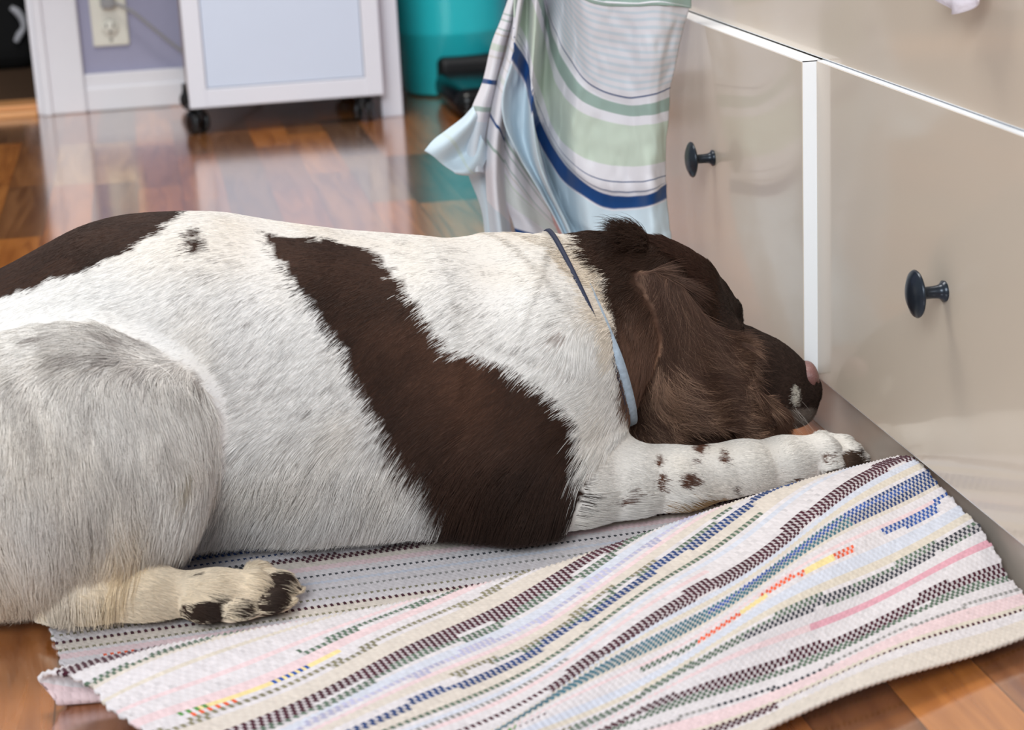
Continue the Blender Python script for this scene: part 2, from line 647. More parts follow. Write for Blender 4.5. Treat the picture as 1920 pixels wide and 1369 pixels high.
part('carcass', (0.5865, near0, 0.062), (1.04, far1, 0.70), carc_m, dr)
part('plinth', (PLX, near0, 0.0), (PLX + 0.016, far1, 0.0615), noise_tint(mat('taupe_plinth', (184, 172, 160), 0.4, coat=0.3), 8, 0.03), dr)
part('top_board', (0.56, near0 - 0.01, 0.70), (1.05, far1 + 0.01, 0.722), front_m, dr)


def front(name, x0, y0, y1, z0, z1, th=0.018):
    """drawer front: glossy face, white edge band round it"""
    f = part(name, (x0, y0 + 0.0008, z0 + 0.0008), (x0 + th - 0.0004, y1 - 0.0008, z1 - 0.0008), front_m, dr, 0.0004)
    b0 = np.array(dr.location)
    bmx = bmesh.new()
    for lo, hi in (((x0 + 0.0006, y0, z1 - 0.0008), (x0 + th, y1, z1)), ((x0 + 0.0006, y0, z0), (x0 + th, y1, z0 + 0.0008)),
                   ((x0 + 0.0006, y0, z0), (x0 + th, y0 + 0.0008, z1)), ((x0 + 0.0006, y1 - 0.0008, z0), (x0 + th, y1, z1))):
        bm_box(bmx, np.array(lo) - b0, np.array(hi) - b0)
    me = bpy.data.meshes.new('edge_band')
    bmx.to_mesh(me)
    bmx.free()
    link('edge_band', me, edge_m, f)
    return f


def knob(parent, x, y, z):
    b0 = np.array(dr.location)
    k = lathe('knob', [(0.0078, 0.0), (0.0082, 0.0018), (0.0062, 0.0032), (0.0050, 0.006), (0.0047, 0.010), (0.0047, 0.0165), (0.0062, 0.0185), (0.0130, 0.0200), (0.0176, 0.0220), (0.0182, 0.0230), (0.0172, 0.0245), (0.011, 0.0275), (0.005, 0.0288), (0, 0.0291)],
              iron, parent, tuple(np.array((x, y, z)) - b0), axis='-X', n=48)
    return k


fn = front('drawer_front', BX, near0, near1, ZB, ZT)
ff = front('drawer_front', FXF, far0, far1, ZB + 0.003, ZT)
fu = front('drawer_front', BX + 0.005, near0, far1, ZT + 0.0012, 0.695)
kp = onx(1772, 546, BX)
knob(fn, BX, kp[1], kp[2])
knob(fn, BX, kp[1] - 0.45, kp[2])
kq = onx(1338, 296, FXF)
knob(ff, FXF, kq[1], kq[2])
# drawer runner bits seen in the gap behind the open front
part('drawer_box', (FXF + 0.018, far0 + 0.03, ZB + 0.02), (0.5865, far1 - 0.03, ZT - 0.05), edge_m, ff)

# scrap of white cloth hanging over the upper front
bs = onx(1805, -8, 0.557)
c0 = []
nr, nc = 30, 50
for i in range(nr):
    for j in range(nc):
        a = j / (nc - 1)
        s = i / (nr - 1)
        half = 0.040 * (1 - 0.15 * s)
        top_ = 0.728
        drop = (top_ - bs[2]) + 0.012 - 0.012 * (2 * a - 1) ** 2
        yy = bs[1] + (0.5 - a) * 2 * half
        zz = top_ - s * drop
        xx = 0.5565 - 0.004 * (1 + math.sin(a * 11 + 1)) * s
        c0.append((xx, yy, zz))
me = mesh_np('white_cloth', c0, grid_faces(nr, nc))
wc = link('white_cloth', me, noise_tint(mat('white_cotton', (232, 226, 236), 0.85), 300, 0.03, 0.0006))
sm = wc.modifiers.new('thick', 'SOLIDIFY')
sm.thickness = 0.002
tag(wc, 'white cloth edge hanging over the upper dresser drawer at the top right', 'cloth')

# ================================================================ RAG RUG
WR = 0.63
TH0 = math.radians(39)
_rv = np.array([0.245, 0.29, 0.33, 0.375, 0.405, 0.43, 0.54, 0.60])
_rx = np.array([0.570, 0.571, 0.571, 0.571, 0.571, 0.570, 0.573, 0.573])
_ry = np.array([1.410, 1.366, 1.324, 1.275, 1.252, 1.228, 1.150, 1.10])
_rz = np.array([0.030, 0.031, 0.028, 0.020, 0.012, 0.004, 0.0, 0.0])
CR0, CR1 = np.array([-0.094, 1.262]), np.array([0.572, 1.438])   # crest of the fold
BC0, BCT = np.array([-0.11, 1.250]), math.radians(0.0)         # crease on the floor


def rug_pos(U, Vv):
    th = np.radians(np.interp(Vv, [0.2, 0.245, 0.33, 0.43, 0.57], [39, 38.6, 33, 25, 21.5]))
    rx = np.where(Vv < 0.245, 0.570 + (Vv - 0.245) * math.sin(TH0), np.interp(Vv, _rv, _rx))
    ry = np.where(Vv < 0.245, 1.410 - (Vv - 0.245) * math.cos(TH0), np.interp(Vv, _rv, _ry))
    X = rx - (WR - U) * np.cos(th)
    Y = ry - (WR - U) * np.sin(th)
    # crest fold
    t = (CR1 - CR0) / np.linalg.norm(CR1 - CR0)
    n = np.array([t[1], -t[0]])
    d = (X - CR0[0]) * n[0] + (Y - CR0[1]) * n[1]
    r = 0.006
    dn = np.sqrt(d * d + r * r) - r * 0.8
    X1, Y1 = X + (dn - d) * n[0], Y + (dn - d) * n[1]
    w1 = 0.5 + 0.5 * np.tanh(d / r)
    # lower crease: beyond it the rug runs flat, away from the camera
    n2 = np.array([-math.sin(BCT), math.cos(BCT)])
    d2 = (X1 - BC0[0]) * n2[0] + (Y1 - BC0[1]) * n2[1]
    k = 1 - w1
    refl = np.sqrt(d2 * d2 + 0.005 ** 2) - 0.004
    X1, Y2 = X1 + (refl - d2) * k * n2[0], Y1 + (refl - d2) * k * n2[1]
    flat = k * (0.5 - 0.5 * np.tanh(d2 / 0.02))
    Y2 = Y2 - flat * math.tan(math.radians(6.5)) * (X1 + 0.11)
    w2 = w1 + (1 - w1) * (0.5 + 0.5 * np.tanh(d2 / 0.006))
    Z = 0.0035 + 0.006 * w2 + 0.008 * w1
    right = np.exp(-((WR - U) / 0.38) ** 2)
    dd = np.maximum(d, 0)
    prof = np.interp(Vv, [-1, 0.1, 0.2] + list(_rv), [0, 0.0, 0.022] + list(_rz))
    Z = Z + prof * right * np.clip(w1 + 0.5 * (w2 - w1), 0, 1)
    # loose ruck along the crest, lifted left corner
    Z = Z + w1 * 0.012 * np.exp(-((dd - 0.03) / 0.05) ** 2) * (0.6 + 0.4 * np.sin(U * 14 + 1))
    Z = Z + w1 * 0.010 * np.exp(-(U / 0.16) ** 2) * sstep(dd, -0.01, 0.07)
    Z = Z + w1 * 0.0035 * np.sin(U * 23 + Vv * 31) * sstep(dd, 0.02, 0.12)
    X1 = X1 + 0.030 * flat * (1 - U / WR)
    X1 = X1 - 0.020 * w1 * np.exp(-(U / 0.07) ** 2) * sstep(Vv, -0.02, 0.07)
    return np.minimum(X1, 0.5735), Y2, Z


CU, CV = 0.0026, 0.0046
ncu = int(round(WR / CU))
V0, V1 = -0.40, 0.532
ncv = int(round((V1 - V0) / CV))

P = {k: lin(v) for k, v in dict(
    white=(211, 205, 207), cream=(208, 198, 188), cool=(200, 203, 214), pink=(220, 196, 198), rose=(214, 160, 172), lilac=(176, 174, 200),
    burg=(66, 20, 36), wine=(104, 40, 60), navy=(34, 60, 110), blue=(44, 80, 150), teal=(58, 104, 120), green=(86, 104, 88), dark=(52, 54, 62),
    grey=(140, 138, 136), orange=(220, 92, 56), yellow=(228, 208, 150), leaf=(88, 140, 72), beige=(208, 198, 184), olive=(130, 124, 100)).items()}
# (v0, v1, colour, mode, u0, u1)  s = solid, c = woven checks, d = one dashed row
STR = [
    (-.430, -.365, 'white', 's', 0, 1), (-.40, -.385, 'burg', 'c', 0, 1), (-.348, -.332, 'teal', 'c', .15, 1), (-.318, -.308, 'blue', 'c', .2, .62),
    (-.318, -.308, 'dark', 'c', .62, 1), (-.298, -.292, 'navy', 'd', .2, .8), (-.284, -.272, 'burg', 'c', .05, 1), (-.284, -.272, 'dark', 'c', 0, .3), (-.262, -.255, 'pink', 's', 0, 1),
    (-.243, -.237, 'dark', 'd', 0, 1), (-.228, -.225, 'cool', 's', 0, 1), (-.217, -.213, 'grey', 'd', 0, 1), (-.197, -.192, 'olive', 'd', 0, 1),
    (-.183, -.178, 'burg', 'd', .0, 1), (-.170, -.165, 'olive', 'd', 0, .45), (-.163, -.15, 'pink', 's', 0, .5), (-.150, -.146, 'orange', 'd', .045, .085), (-.1535, -.144, 'cool', 's', .15, .6),
    (-.136, -.130, 'dark', 'd', 0.0, .2), (-.112, -.106, 'olive', 'd', 0, .14), (-.095, -.06, 'pink', 's', 0, 1), 
    (-.040, -.020, 'burg', 'c', 0, .55), (-.020, -.006, 'white', 's', 0, 1), (-.004, .0045, 'green', 'c', 0, .3), (.010, .022, 'white', 's', 0, 1), (.030, .034, 'beige', 's', 0, .6),
    (.050, .054, 'pink', 's', 0, 1), (.0605, .0675, 'green', 'c', .2, .9), (.0700, .0785, 'pink', 's', 0, 1), (.0785, .083, 'yellow', 's', .06, .23),
    (.0785, .083, 'blue', 'd', .14, .19), (.083, .088, 'orange', 'd', .05, .10), (.0785, .083, 'leaf', 'd', .04, .075),
    (.088, .0935, 'olive', 'c', 0, .95), (.0955, .114, 'cream', 's', 0, 1),
    (.1150, .1325, 'burg', 'c', 0, 1), (.1325, .1395, 'green', 'c', 0, 1), (.1430, .1500, 'cool', 's', 0, 1),
    (.1510, .1570, 'lilac', 'c', 0, .85), (.1595, .1670, 'pink', 's', 0, 1), (.1670, .1735, 'cream', 's', 0, 1),
    (.1735, .179, 'olive', 'c', .25, .6), (.179, .1835, 'green', 'c', .3, .75), (.1835, .1920, 'navy', 'c', .05, .95), (.196, .200, 'lilac', 's', 0, 1),
    (.2025, .207, 'green', 'c', .1, .75), (.210, .216, 'cool', 's', 0, 1), (.2170, .2215, 'grey', 'd', 0, .35), (.2215, .226, 'pink', 's', 0, .6),
    (.234, .2525, 'burg', 'c', .28, 1), (.234, .239, 'burg', 'd', .12, .3), (.2525, .262, 'cool', 's', .3, 1), (.262, .270, 'beige', 's', 0, 1),
    (.2760, .2990, 'teal', 'c', .2, .82), (.2760, .2990, 'navy', 'c', .82, 1), (.280, .288, 'blue', 'c', .55, .95), (.302, .312, 'white', 's', 0, 1),
    (.313, .319, 'pink', 's', 0, 1), (.321, .330, 'orange', 'c', .52, .80), (.3210, .3300, 'yellow', 's', .60, .645), (.3210, .3300, 'yellow', 's', .71, .765), (.3210, .3300, 'blue', 'c', .86, .965), (.316, .321, 'blue', 'c', .90, 1),
    (.321, .330, 'green', 'c', .44, .53), (.321, .330, 'leaf', 'c', .2, .26), (.321, .326, 'burg', 'd', 0, .30), (.334, .352, 'cool', 's', 0, 1), (.352, .360, 'beige', 's', 0, 1),
    (.3620, .3760, 'green', 'c', .35, 1), (.367, .3760, 'dark', 'c', .6, 1), (.366, .371, 'olive', 'c', 0, .35), (.380, .390, 'white', 's', 0, 1), (.391, .402, 'rose', 's', 0, 1), (.391, .402, 'pink', 's', 0, .7),
    (.406, .417, 'white', 's', 0, 1), (.4180, .4310, 'burg', 'c', 0, 1), (.4310, .4420, 'green', 'c', 0, 1), (.447, .455, 'white', 's', 0, 1), (.457, .462, 'grey', 'c', .0, 1), (.457, .462, 'dark', 'c', .55, .7),
    (.466, .482, 'pink', 's', 0, 1), (.482, .488, 'beige', 's', 0, 1), (.488, .4935, 'burg', 'd', .1, 1), (.488, .500, 'burg', 'c', 0, .62), (.505, .532, 'cream', 's', 0, 1),
]
# the part lying flat: stripes given by distance on the floor, turned into distance along the rug
_k = float(rug_pos(np.array([0.3]), np.array([-0.30]))[1][0]) - 0.30
STR = [((a + _k - 1.19, b_ + _k - 1.19) if a < -0.05 else (a, b_)) + (c, m_, u0, u1) for (a, b_, c, m_, u0, u1) in STR]
print('rug flat', _k, rug_pos(np.array([0.0, 0.3, 0.6]), np.array([-0.2, -0.2, -0.2])))
ci, cj = np.meshgrid(np.arange(ncv), np.arange(ncu), indexing='ij')
vc = V0 + (ci + 0.5) * CV
uc = (cj + 0.5) / ncu
base = np.where(((np.floor(vc / 0.019).astype(int) * 7919) % 5 < 1)[..., None], P['cream'], P['white'])
base = base * (1 + 0.05 * rng.standard_normal(ci.shape)[..., None]).clip(0.8, 1.1)
cellc = base.copy()
nseg = 37
for (a, b_, c, mode, u0, u1) in STR:
    wob = CV * 0.45 * np.sin(uc * 31 + a * 900) * (mode == 'c')
    k = (vc + wob >= a) & (vc + wob < b_) & (uc >= u0) & (uc <= u1)
    if mode == 's':
        cellc[k] = P[c] * (1 + 0.04 * rng.standard_normal((k.sum(), 1)))
    else:
        if mode == 'd':
            rowv = int((a - V0) / CV + 0.5)
            k = (ci == rowv) & (uc >= u0) & (uc <= u1) & (cj % 2 == 0)
        else:
            k = k & ((ci + cj) % 2 == 0)
            k2 = (vc + wob >= a) & (vc + wob < b_) & (uc >= u0) & (uc <= u1) & ((ci + cj) % 2 == 1)
            cellc[k2] = base[k2] * 0.74 + P[c] * 0.2
        seg = np.floor(uc * nseg + a * 1000).astype(int)
        dim = 0.85 + 0.3 * (((seg * 2654435761) >> 7) % 100) / 100.0
        cellc[k] = P[c] * dim[k][:, None]
nr, nc = 2 * ncv + 1, 2 * ncu + 1
vi, ui = np.meshgrid(np.arange(nr), np.arange(nc), indexing='ij')
U = ui / (nc - 1) * WR
VV = V0 + vi * CV / 2
# selvage wobble
side = np.minimum(U, WR - U)
U2 = U + np.where(side < 0.004, (0.0011 * np.sin(VV * 420) + 0.0008 * np.sin(VV * 133)), 0) * np.where(U < WR / 2, 1, -1)
X, Y, Z = rug_pos(U2, VV)
odd = (vi % 2 == 1) & (ui % 2 == 1)
chk = ((vi // 2 + ui // 2) % 2 == 0)
gy, gx = np.gradient(np.stack([X, Y, Z], -1), axis=(0, 1))
nrm = np.cross(gx, gy)
nrm /= np.linalg.norm(nrm, axis=-1)[..., None] + 1e-12
H = np.where(odd, np.where(chk, 0.0017, 0.0004), np.where(vi % 2 == 1, 0.0004, 0.0))
# warp runs from the near end, so the cross product points down: flip where needed
sgn = -1.0 if nrm[-5, nc // 2, 2] < 0 else 1.0
Pn = np.stack([X, Y, Z], -1) + nrm * sgn * H[..., None]
Pn[..., 2] = np.maximum(Pn[..., 2], 0.0033)
rme = mesh_np('rag_rug', Pn.reshape(-1, 3), grid_faces(nr, nc))
fc = np.repeat(np.repeat(cellc, 2, 0), 2, 1).reshape(-1, 3)
lc = np.repeat(fc, 4, 0)
ca = rme.color_attributes.new('col', 'FLOAT_COLOR', 'CORNER')
buf = np.ones((len(lc), 4), np.float32)
buf[:, :3] = np.clip(lc, 0, 1)
ca.data.foreach_set('color', buf.ravel())
rug = link('rag_rug', rme, mat('woven_rags', rough=0.9, attr='col', sheen=0.1, spec=0.2))
s = rug.modifiers.new('thickness', 'SOLIDIFY')
s.thickness = 0.003
s.offset = 1.0 if sgn < 0 else -1.0
tag(rug, 'striped woven rag rug folded over on the floor under the dog', 'rug')

# ================================================================ STRIPED CLOTH
CW = {k: lin(v) for k, v in dict(w=(222, 220, 226), lb=(186, 206, 218), pale=(198, 214, 224), sage=(150, 170, 162), pg=(194, 206, 192), navy=(24, 66, 122), line=(40, 70, 116), beige=(190, 184, 172)).items()}
VS, FS, CS = [], [], []
off = 0


def cloth_sheet(ctrl, depth, nr, nc, colour, rows=None, wr=0.002, seed=1):
    """ctrl[col][row] = photo position, depth[col][row] = distance; colour(v, u) gives the weave"""
    global off
    ctrl = np.array(ctrl, float)
    depth = np.array(depth, float)
    if depth.ndim == 1:
        depth = np.repeat(depth[:, None], ctrl.shape[1], 1)
    P3 = np.array([[ony(ctrl[i, j, 0], ctrl[i, j, 1], depth[i, j]) for j in range(ctrl.shape[1])] for i in range(ctrl.shape[0])])
    tu = np.linspace(0, ctrl.shape[0] - 1, nc)
    A = cr_eval(P3, tu)                      # nc x rows x 3
    rv = np.array(rows, float) if rows is not None else np.arange(ctrl.shape[1], dtype=float)
    vv = np.linspace(rv[0], rv[-1], nr)
    tr = np.interp(vv, rv, np.arange(len(rv)))
    B = cr_eval(np.swapaxes(A, 0, 1), tr)    # nr x nc x 3
    n1 = vnoise(B.reshape(-1, 3) * np.array([1, 1, 0.35]), 60, seed).reshape(B.shape[:2])
    n2 = vnoise(B.reshape(-1, 3) * np.array([1, 1, 0.5]), 120, seed + 1).reshape(B.shape[:2])
    B[..., 1] += wr * n1 + wr * 0.45 * n2
    uu = np.linspace(0, 1, nc)
    c = colour(np.repeat(vv[:, None], nc, 1), np.repeat(uu[None], nr, 0))
    VS.append(B.reshape(-1, 3))
    CS.append(c.reshape(-1, 3))
    FS.append(grid_faces(nr, nc, off))
    off += nr * nc


def bands(v, base, lst):
    c = np.empty(v.shape + (3,))
    c[:] = CW[base]
    for a, b_, k, s in lst:
        m_ = sstep(v, a - 0.7, a + 0.7) * (1 - sstep(v, b_ - 0.7, b_ + 0.7)) * s
        c = c * (1 - m_[..., None]) + CW[k] * m_[..., None]
    return c


def main_col(v, u):
    L = [(-2.2, 0.8, 'line', 1), (14, 37, 'sage', 1), (55, 128, 'pg', 1), (158, 160.5, 'line', 1), (175, 177.5, 'line', 1), (186, 209, 'navy', 1), (213, 600, 'pale', 1)]
    for k in range(11):
        L.append((-158 + 13.6 * k, -152.5 + 13.6 * k, 'lb', 0.6))
    L.append((-205, -180, 'sage', 1))
    L.append((-260, -215, 'pg', 1))
    return bands(v, 'w', L)


cols = [
    [(1297, -20), (1292, 20), (1272, 95), (1258, 165), (1256, 197), (1249, 265), (1250, 335), (1252, 346), (1252, 373), (1256, 425), (1258, 470), (1235, 700)],
    [(1245, -22), (1240, 10), (1225, 100), (1222, 179), (1220, 207), (1218, 273), (1220, 343), (1222, 362), (1222, 385), (1224, 437), (1226, 490), (1215, 720)],
    [(1190, -22), (1185, 12), (1178, 98), (1177, 183), (1177, 208), (1178, 275), (1185, 348), (1191, 369), (1191, 391), (1190, 445), (1190, 500), (1190, 760)],
    [(1130, -22), (1122, 5), (1115, 85), (1124, 168), (1118, 192), (1112, 264), (1125, 341), (1137, 364), (1137, 390), (1136, 440), (1140, 490), (1160, 800)],
    [(1092, -40), (1086, -10), (1085, 62), (1087, 138), (1078, 165), (1072, 246), (1082, 318), (1092, 340), (1092, 366), (1100, 420), (1112, 480), (1130, 760)],
    [(1062, -80), (1055, -50), (1050, 10), (1043, 64), (1043, 108), (1040, 212), (1042, 272), (1050, 296), (1050, 332), (1068, 400), (1096, 478), (1115, 700)],
    [(1035, -140), (1030, -110), (1024, -50), (1022, 0), (1024, 40), (1018, 130), (1010, 206), (1016, 235), (1009, 262), (1038, 360), (1085, 474), (1108, 690)],
    [(1018, -180), (1014, -150), (1010, -100), (1006, -60), (1008, -20), (1002, 88), (998, 158), (1001, 182), (998, 214), (1018, 325), (1079, 471), (1102, 690)],
    [(1000, -220), (996, -190), (992, -145), (988, -100), (990, -60), (988, 40), (988, 100), (991, 122), (984, 155), (988, 285), (1072, 468), (1096, 690)],
    [(972, -260), (970, -230), (968, -185), (966, -140), (968, -100), (966, 0), (966, 58), (966, 80), (961, 114), (948, 235), (1066, 466), (1090, 690)],
]
dep = [1.965, 1.945, 1.965, 1.985, 2.00, 2.045, 2.075, 2.005, 2.055, 2.025]
dep2 = [[d, d, d + .01, d + .015, d + .015, d + .01, d, d, d, d - 0.01, min(d, 2.03) - 0.02, 1.90 - 0.02 * (i % 2)] for i, d in enumerate(dep)]
# carried on up to where it is draped over the top of the dresser
for i_ in range(10):
    ptx = np.array([0.553 - 0.0115 * i_, 1.955 + 0.007 * i_, 0.728])
    mid = ptx * 0.5 + ony(cols[i_][0][0], cols[i_][0][1], dep2[i_][0]) * 0.5 - np.array([0.004, 0, 0])
    for q_ in (mid, ptx):
        a_, b_ = proj(q_[None])
        cols[i_].insert(0, (a_[0], b_[0]))
        dep2[i_].insert(0, q_[1])
cloth_sheet(cols, dep2, 900, 170, main_col, rows=[-740, -470, -205, -170, -85, 0, 25, 92, 167, 186, 209, 260, 310, 520], wr=0.005)


# strip left of the main drape (narrow hanging fold)
def left_col(v, u):
    L = [(26, 29, 'sage', .8), (38, 41, 'sage', .8), (55, 58, 'sage', .8), (66, 69, 'beige', .9), (84, 98, 'pg', .8), (108, 112, 'beige', .5), (152, 160, 'navy', 1), (200, 209, 'sage', .9), (228, 400, 'pale', 0.6)]
    return bands(v, 'w', L)


cloth_sheet([[(963, -25), (942, 35), (924, 80), (907, 150), (886, 203), (872, 250), (868, 290), (884, 322)],
             [(968, -25), (952, 38), (936, 84), (920, 152), (905, 204), (895, 250), (890, 290), (895, 322)],
             [(973, -25), (964, 40), (950, 86), (934, 153), (924, 205), (918, 250), (914, 290), (912, 325)]],
            [2.06, 2.04, 2.07], 330, 30, left_col, rows=[-25, 38, 84, 155, 204, 250, 290, 322], wr=0.002, seed=4)


# corner flap sticking out to the left
def flap_col(v, u):
    return bands(v, 'pale', [(55, 62, 'pg', .5)])


cloth_sheet([[(888, 200), (868, 222), (838, 245), (815, 262), (795, 283)],
             [(893, 215), (878, 235), (855, 258), (835, 275), (812, 293)],
             [(900, 240), (888, 262), (870, 285), (850, 300), (830, 309)],
             [(905, 262), (895, 290), (882, 312), (868, 322), (850, 322)],
             [(915, 280), (908, 305), (895, 324), (880, 327), (862, 326)]],
            [[2.05, 2.05, 2.045, 2.04, 2.03], [2.04, 2.03, 2.03, 2.03, 2.03], [2.05, 2.055, 2.05, 2.045, 2.035], [2.04, 2.04, 2.035, 2.03, 2.03], [2.06, 2.05, 2.05, 2.04, 2.035]],
            60, 60, flap_col, rows=[0, 25, 50, 75, 100], wr=0.001, seed=6)


# second narrow fold with the slanted blue mark
def fold_col(v, u):
    w_ = v - 26 * (u)
    L = [(60, 64, 'beige', .6), (80, 84, 'beige', .6), (100, 103, 'beige', .5), (120, 123, 'beige', .5), (140, 150, 'pg', .5), (160, 163, 'beige', .5), (219, 226, 'navy', 1), (268, 275, 'sage', .9), (385, 460, 'lb', .6)]
    c = bands(w_, 'w', L)
    return c * (1 - 0.1 * CW['beige'] * 0)


cloth_sheet([[(975, -25), (952, 90), (934, 150), (921, 215), (912, 290), (914, 360), (920, 430), (928, 500), (950, 690)],
             [(979, -25), (962, 92), (948, 155), (936, 228), (930, 300), (932, 370), (940, 440), (948, 510), (970, 690)],
             [(986, -25), (970, 95), (962, 160), (948, 245), (946, 310), (951, 380), (960, 450), (968, 520), (990, 690)]],
            [2.055, 2.03, 2.08], 400, 40, fold_col, rows=[-25, 92, 155, 222, 300, 370, 440, 510, 690], wr=0.002, seed=9)


# lined part between fold and main drape: upper pale, lower striped
def lined_col(v, u):
    L = [(-400, 0, 'pale', 1), (1, 5, 'sage', .9), (24, 28, 'sage', .9), (52, 56, 'sage', .9), (62, 65, 'beige', .8), (78, 84, 'pg', .8), (88, 130, 'pg', .45), (182, 189, 'navy', 1), (220, 400, 'pale', .7)]
    return bands(v, 'w', L)


cloth_sheet([[(972, 40), (962, 140), (946, 245), (946, 268), (946, 298), (946, 330), (950, 380), (966, 432), (985, 520), (1000, 690)],
             [(980, 60), (974, 170), (962, 278), (962, 302), (965, 332), (970, 366), (980, 405), (1000, 442), (1015, 530), (1025, 690)],
             [(990, 120), (992, 230), (990, 325), (992, 345), (998, 378), (1004, 398), (1015, 430), (1035, 458), (1040, 540), (1045, 690)],
             [(1005, 200), (1010, 300), (1028, 378), (1032, 398), (1038, 420), (1045, 436), (1058, 462), (1068, 490), (1065, 560), (1065, 690)]],
            [2.07, 2.06, 2.075, 2.085], 420, 60, lined_col, rows=[-200, -100, 0, 25, 55, 85, 135, 186, 260, 400], wr=0.002, seed=12)


# pale lower left panel
def low_col(v, u):
    return bands(v, 'pale', [(0, 40, 'w', .3)])


cloth_sheet([[(872, 300), (882, 335), (902, 385), (910, 430), (914, 500), (930, 690)],
             [(895, 295), (900, 330), (914, 385), (918, 430), (924, 500), (940, 690)],
             [(918, 290), (920, 330), (926, 385), (930, 430), (936, 500), (955, 690)]],
            [2.085, 2.075, 2.08], 120, 20, low_col, rows=[0, 40, 90, 130, 200, 400], wr=0.0015, seed=15)
cme = mesh_np('striped_cloth', np.vstack(VS), np.vstack(FS))
point_color(cme, np.vstack(CS))
cloth_mat = mat('striped_cotton', rough=0.85, attr='col', sheen=0.15, spec=0.2)
cloth = link('striped_cloth', cme, cloth_mat)
s = cloth.modifiers.new('thickness', 'SOLIDIFY')
s.thickness = 0.0012
tag(cloth, 'white cotton cloth with navy and sage stripes hanging beside the dresser', 'cloth')

# ================================================================ DOG
PR = []      # primitives: (group, kind, data, k)
GR = dict(body=0, haunch=1, hfoot=2, fleg=3, head=4, ear=5, flew=6, neck=7)


def chain(g, pts, k):
    W = [(ony(x, y, Yw), r) for (x, y, Yw, r) in pts]
    for (a, ra), (b_, rb) in zip(W[:-1], W[1:]):
        PR.append((GR[g], 'cap', (a, b_, ra, rb), k))


def ell(g, x, y, Yw, rad, k):
    PR.append((GR[g], 'ell', (ony(x, y, Yw), np.array(rad)), k))


chain('body', [(-420, 1000, 1.50, .10), (-120, 925, 1.52, .108), (60, 798, 1.53, .114), (268, 699, 1.54, .118), (400, 694, 1.54, .118), (600, 716, 1.54, .117), (800, 724, 1.54, .115), (910, 722, 1.545, .109)], .03)
chain('body', [(1010, 700, 1.50, .070), (960, 860, 1.475, .058), (985, 935, 1.462, .033)], .03)
chain('body', [(960, 690, 1.55, .095), (1045, 720, 1.54, .050)], .03)
chain('neck', [(995, 650, 1.56, .088), (1065, 620, 1.57, .072), (1135, 600, 1.585, .063), (1215, 590, 1.595, .055)], .03)
chain('body', [(1030, 800, 1.50, .060), (1040, 880, 1.475, .045)], .02)
# far foreleg, tucked under the head
chain('body', [(1040, 740, 1.62, .05), (1150, 735, 1.70, .026), (1330, 735, 1.70, .020), (1400, 745, 1.69, .018)], .02)
chain('head', [(1213, 566, 1.595, .050), (1266, 590, 1.595, .0435), (1312, 624, 1.592, .032)], .02)
chain('head', [(1250, 690, 1.590, .043), (1330, 700, 1.588, .042), (1385, 693, 1.595, .0345), (1440, 710, 1.597, .029), (1487, 722, 1.600, .0235)], .018)
chain('head', [(1340, 556, 1.588, .013), (1366, 584, 1.600, .0125), (1374, 596, 1.602, .0105)], .003)
chain('head', [(1345, 605, 1.566, .010), (1375, 618, 1.570, .009)], .008)
chain('head', [(1380, 770, 1.59, .024), (1450, 776, 1.597, .018), (1484, 776, 1.600, .013)], .008)
chain('head', [(1500, 735, 1.600, .019), (1497, 762, 1.600, .016)], .008)
ell('flew', 1418, 783, 1.568, (.024, .015, .022), .006)
ell('flew', 1330, 795, 1.57, (.035, .018, .016), .008)
# haunch and hind foot (near side)
ell('haunch', 160, 838, 1.445, (.094, .085, .092), .02)
chain('haunch', [(-120, 885, 1.45, .098), (60, 880, 1.44, .096), (165, 850, 1.44, .090), (285, 780, 1.44, .045)], .02)
chain('haunch', [(285, 778, 1.435, .042), (238, 935, 1.42, .046), (190, 1045, 1.405, .036), (150, 1105, 1.395, .026)], .02)
chain('hfoot', [(104, 1142, 1.39, .017), (160, 1118, 1.385, .023), (280, 1116, 1.375, .0210), (400, 1118, 1.37, .0200), (460, 1120, 1.37, .021)], .012)
for (tx, ty, tY, tr) in ((392, 1152, 1.354, .0135), (450, 1155, 1.354, .0155), (508, 1142, 1.360, .0160), (524, 1108, 1.380, .0150)):
    chain('hfoot', [(tx - 45, ty - 22, tY + .008, tr * .8), (tx - 5, ty, tY, tr), (tx + 14, ty + 5, tY, tr * .75)], .003)
# near foreleg lying along the fold of the rug
chain('fleg', [(985, 938, 1.462, .031), (1075, 900, 1.465, .036), (1160, 900, 1.472, .031), (1255, 901, 1.478, .0275), (1400, 880, 1.497, .0225), (1468, 867, 1.506, .0215), (1535, 858, 1.515, .0205)], .014)
for (tx, ty, tY, tr) in ((1560, 880, 1.500, .0125), (1590, 872, 1.508, .0125), (1600, 856, 1.522, .0125), (1585, 840, 1.535, .011)):
    chain('fleg', [(tx - 45, ty - 12, tY + .006, tr * .8), (tx - 5, ty, tY, tr), (tx + 12, ty + 5, tY, tr * .72)], .005)

ear_px = [(1168, 520), (1150, 580), (1156, 660), (1164, 730), (1176, 778), (1212, 790), (1262, 776), (1310, 782), (1358, 790), (1385, 812), (1428, 822), (1458, 800), (1450, 764), (1420, 744), (1402, 725), (1385, 690), (1388, 655), (1372, 630), (1335, 610), (1300, 575), (1270, 525), (1215, 500)]
EAR_Y = 1.542
ear_poly = np.array([ony(x, y, EAR_Y)[[0, 2]] for x, y in ear_px])


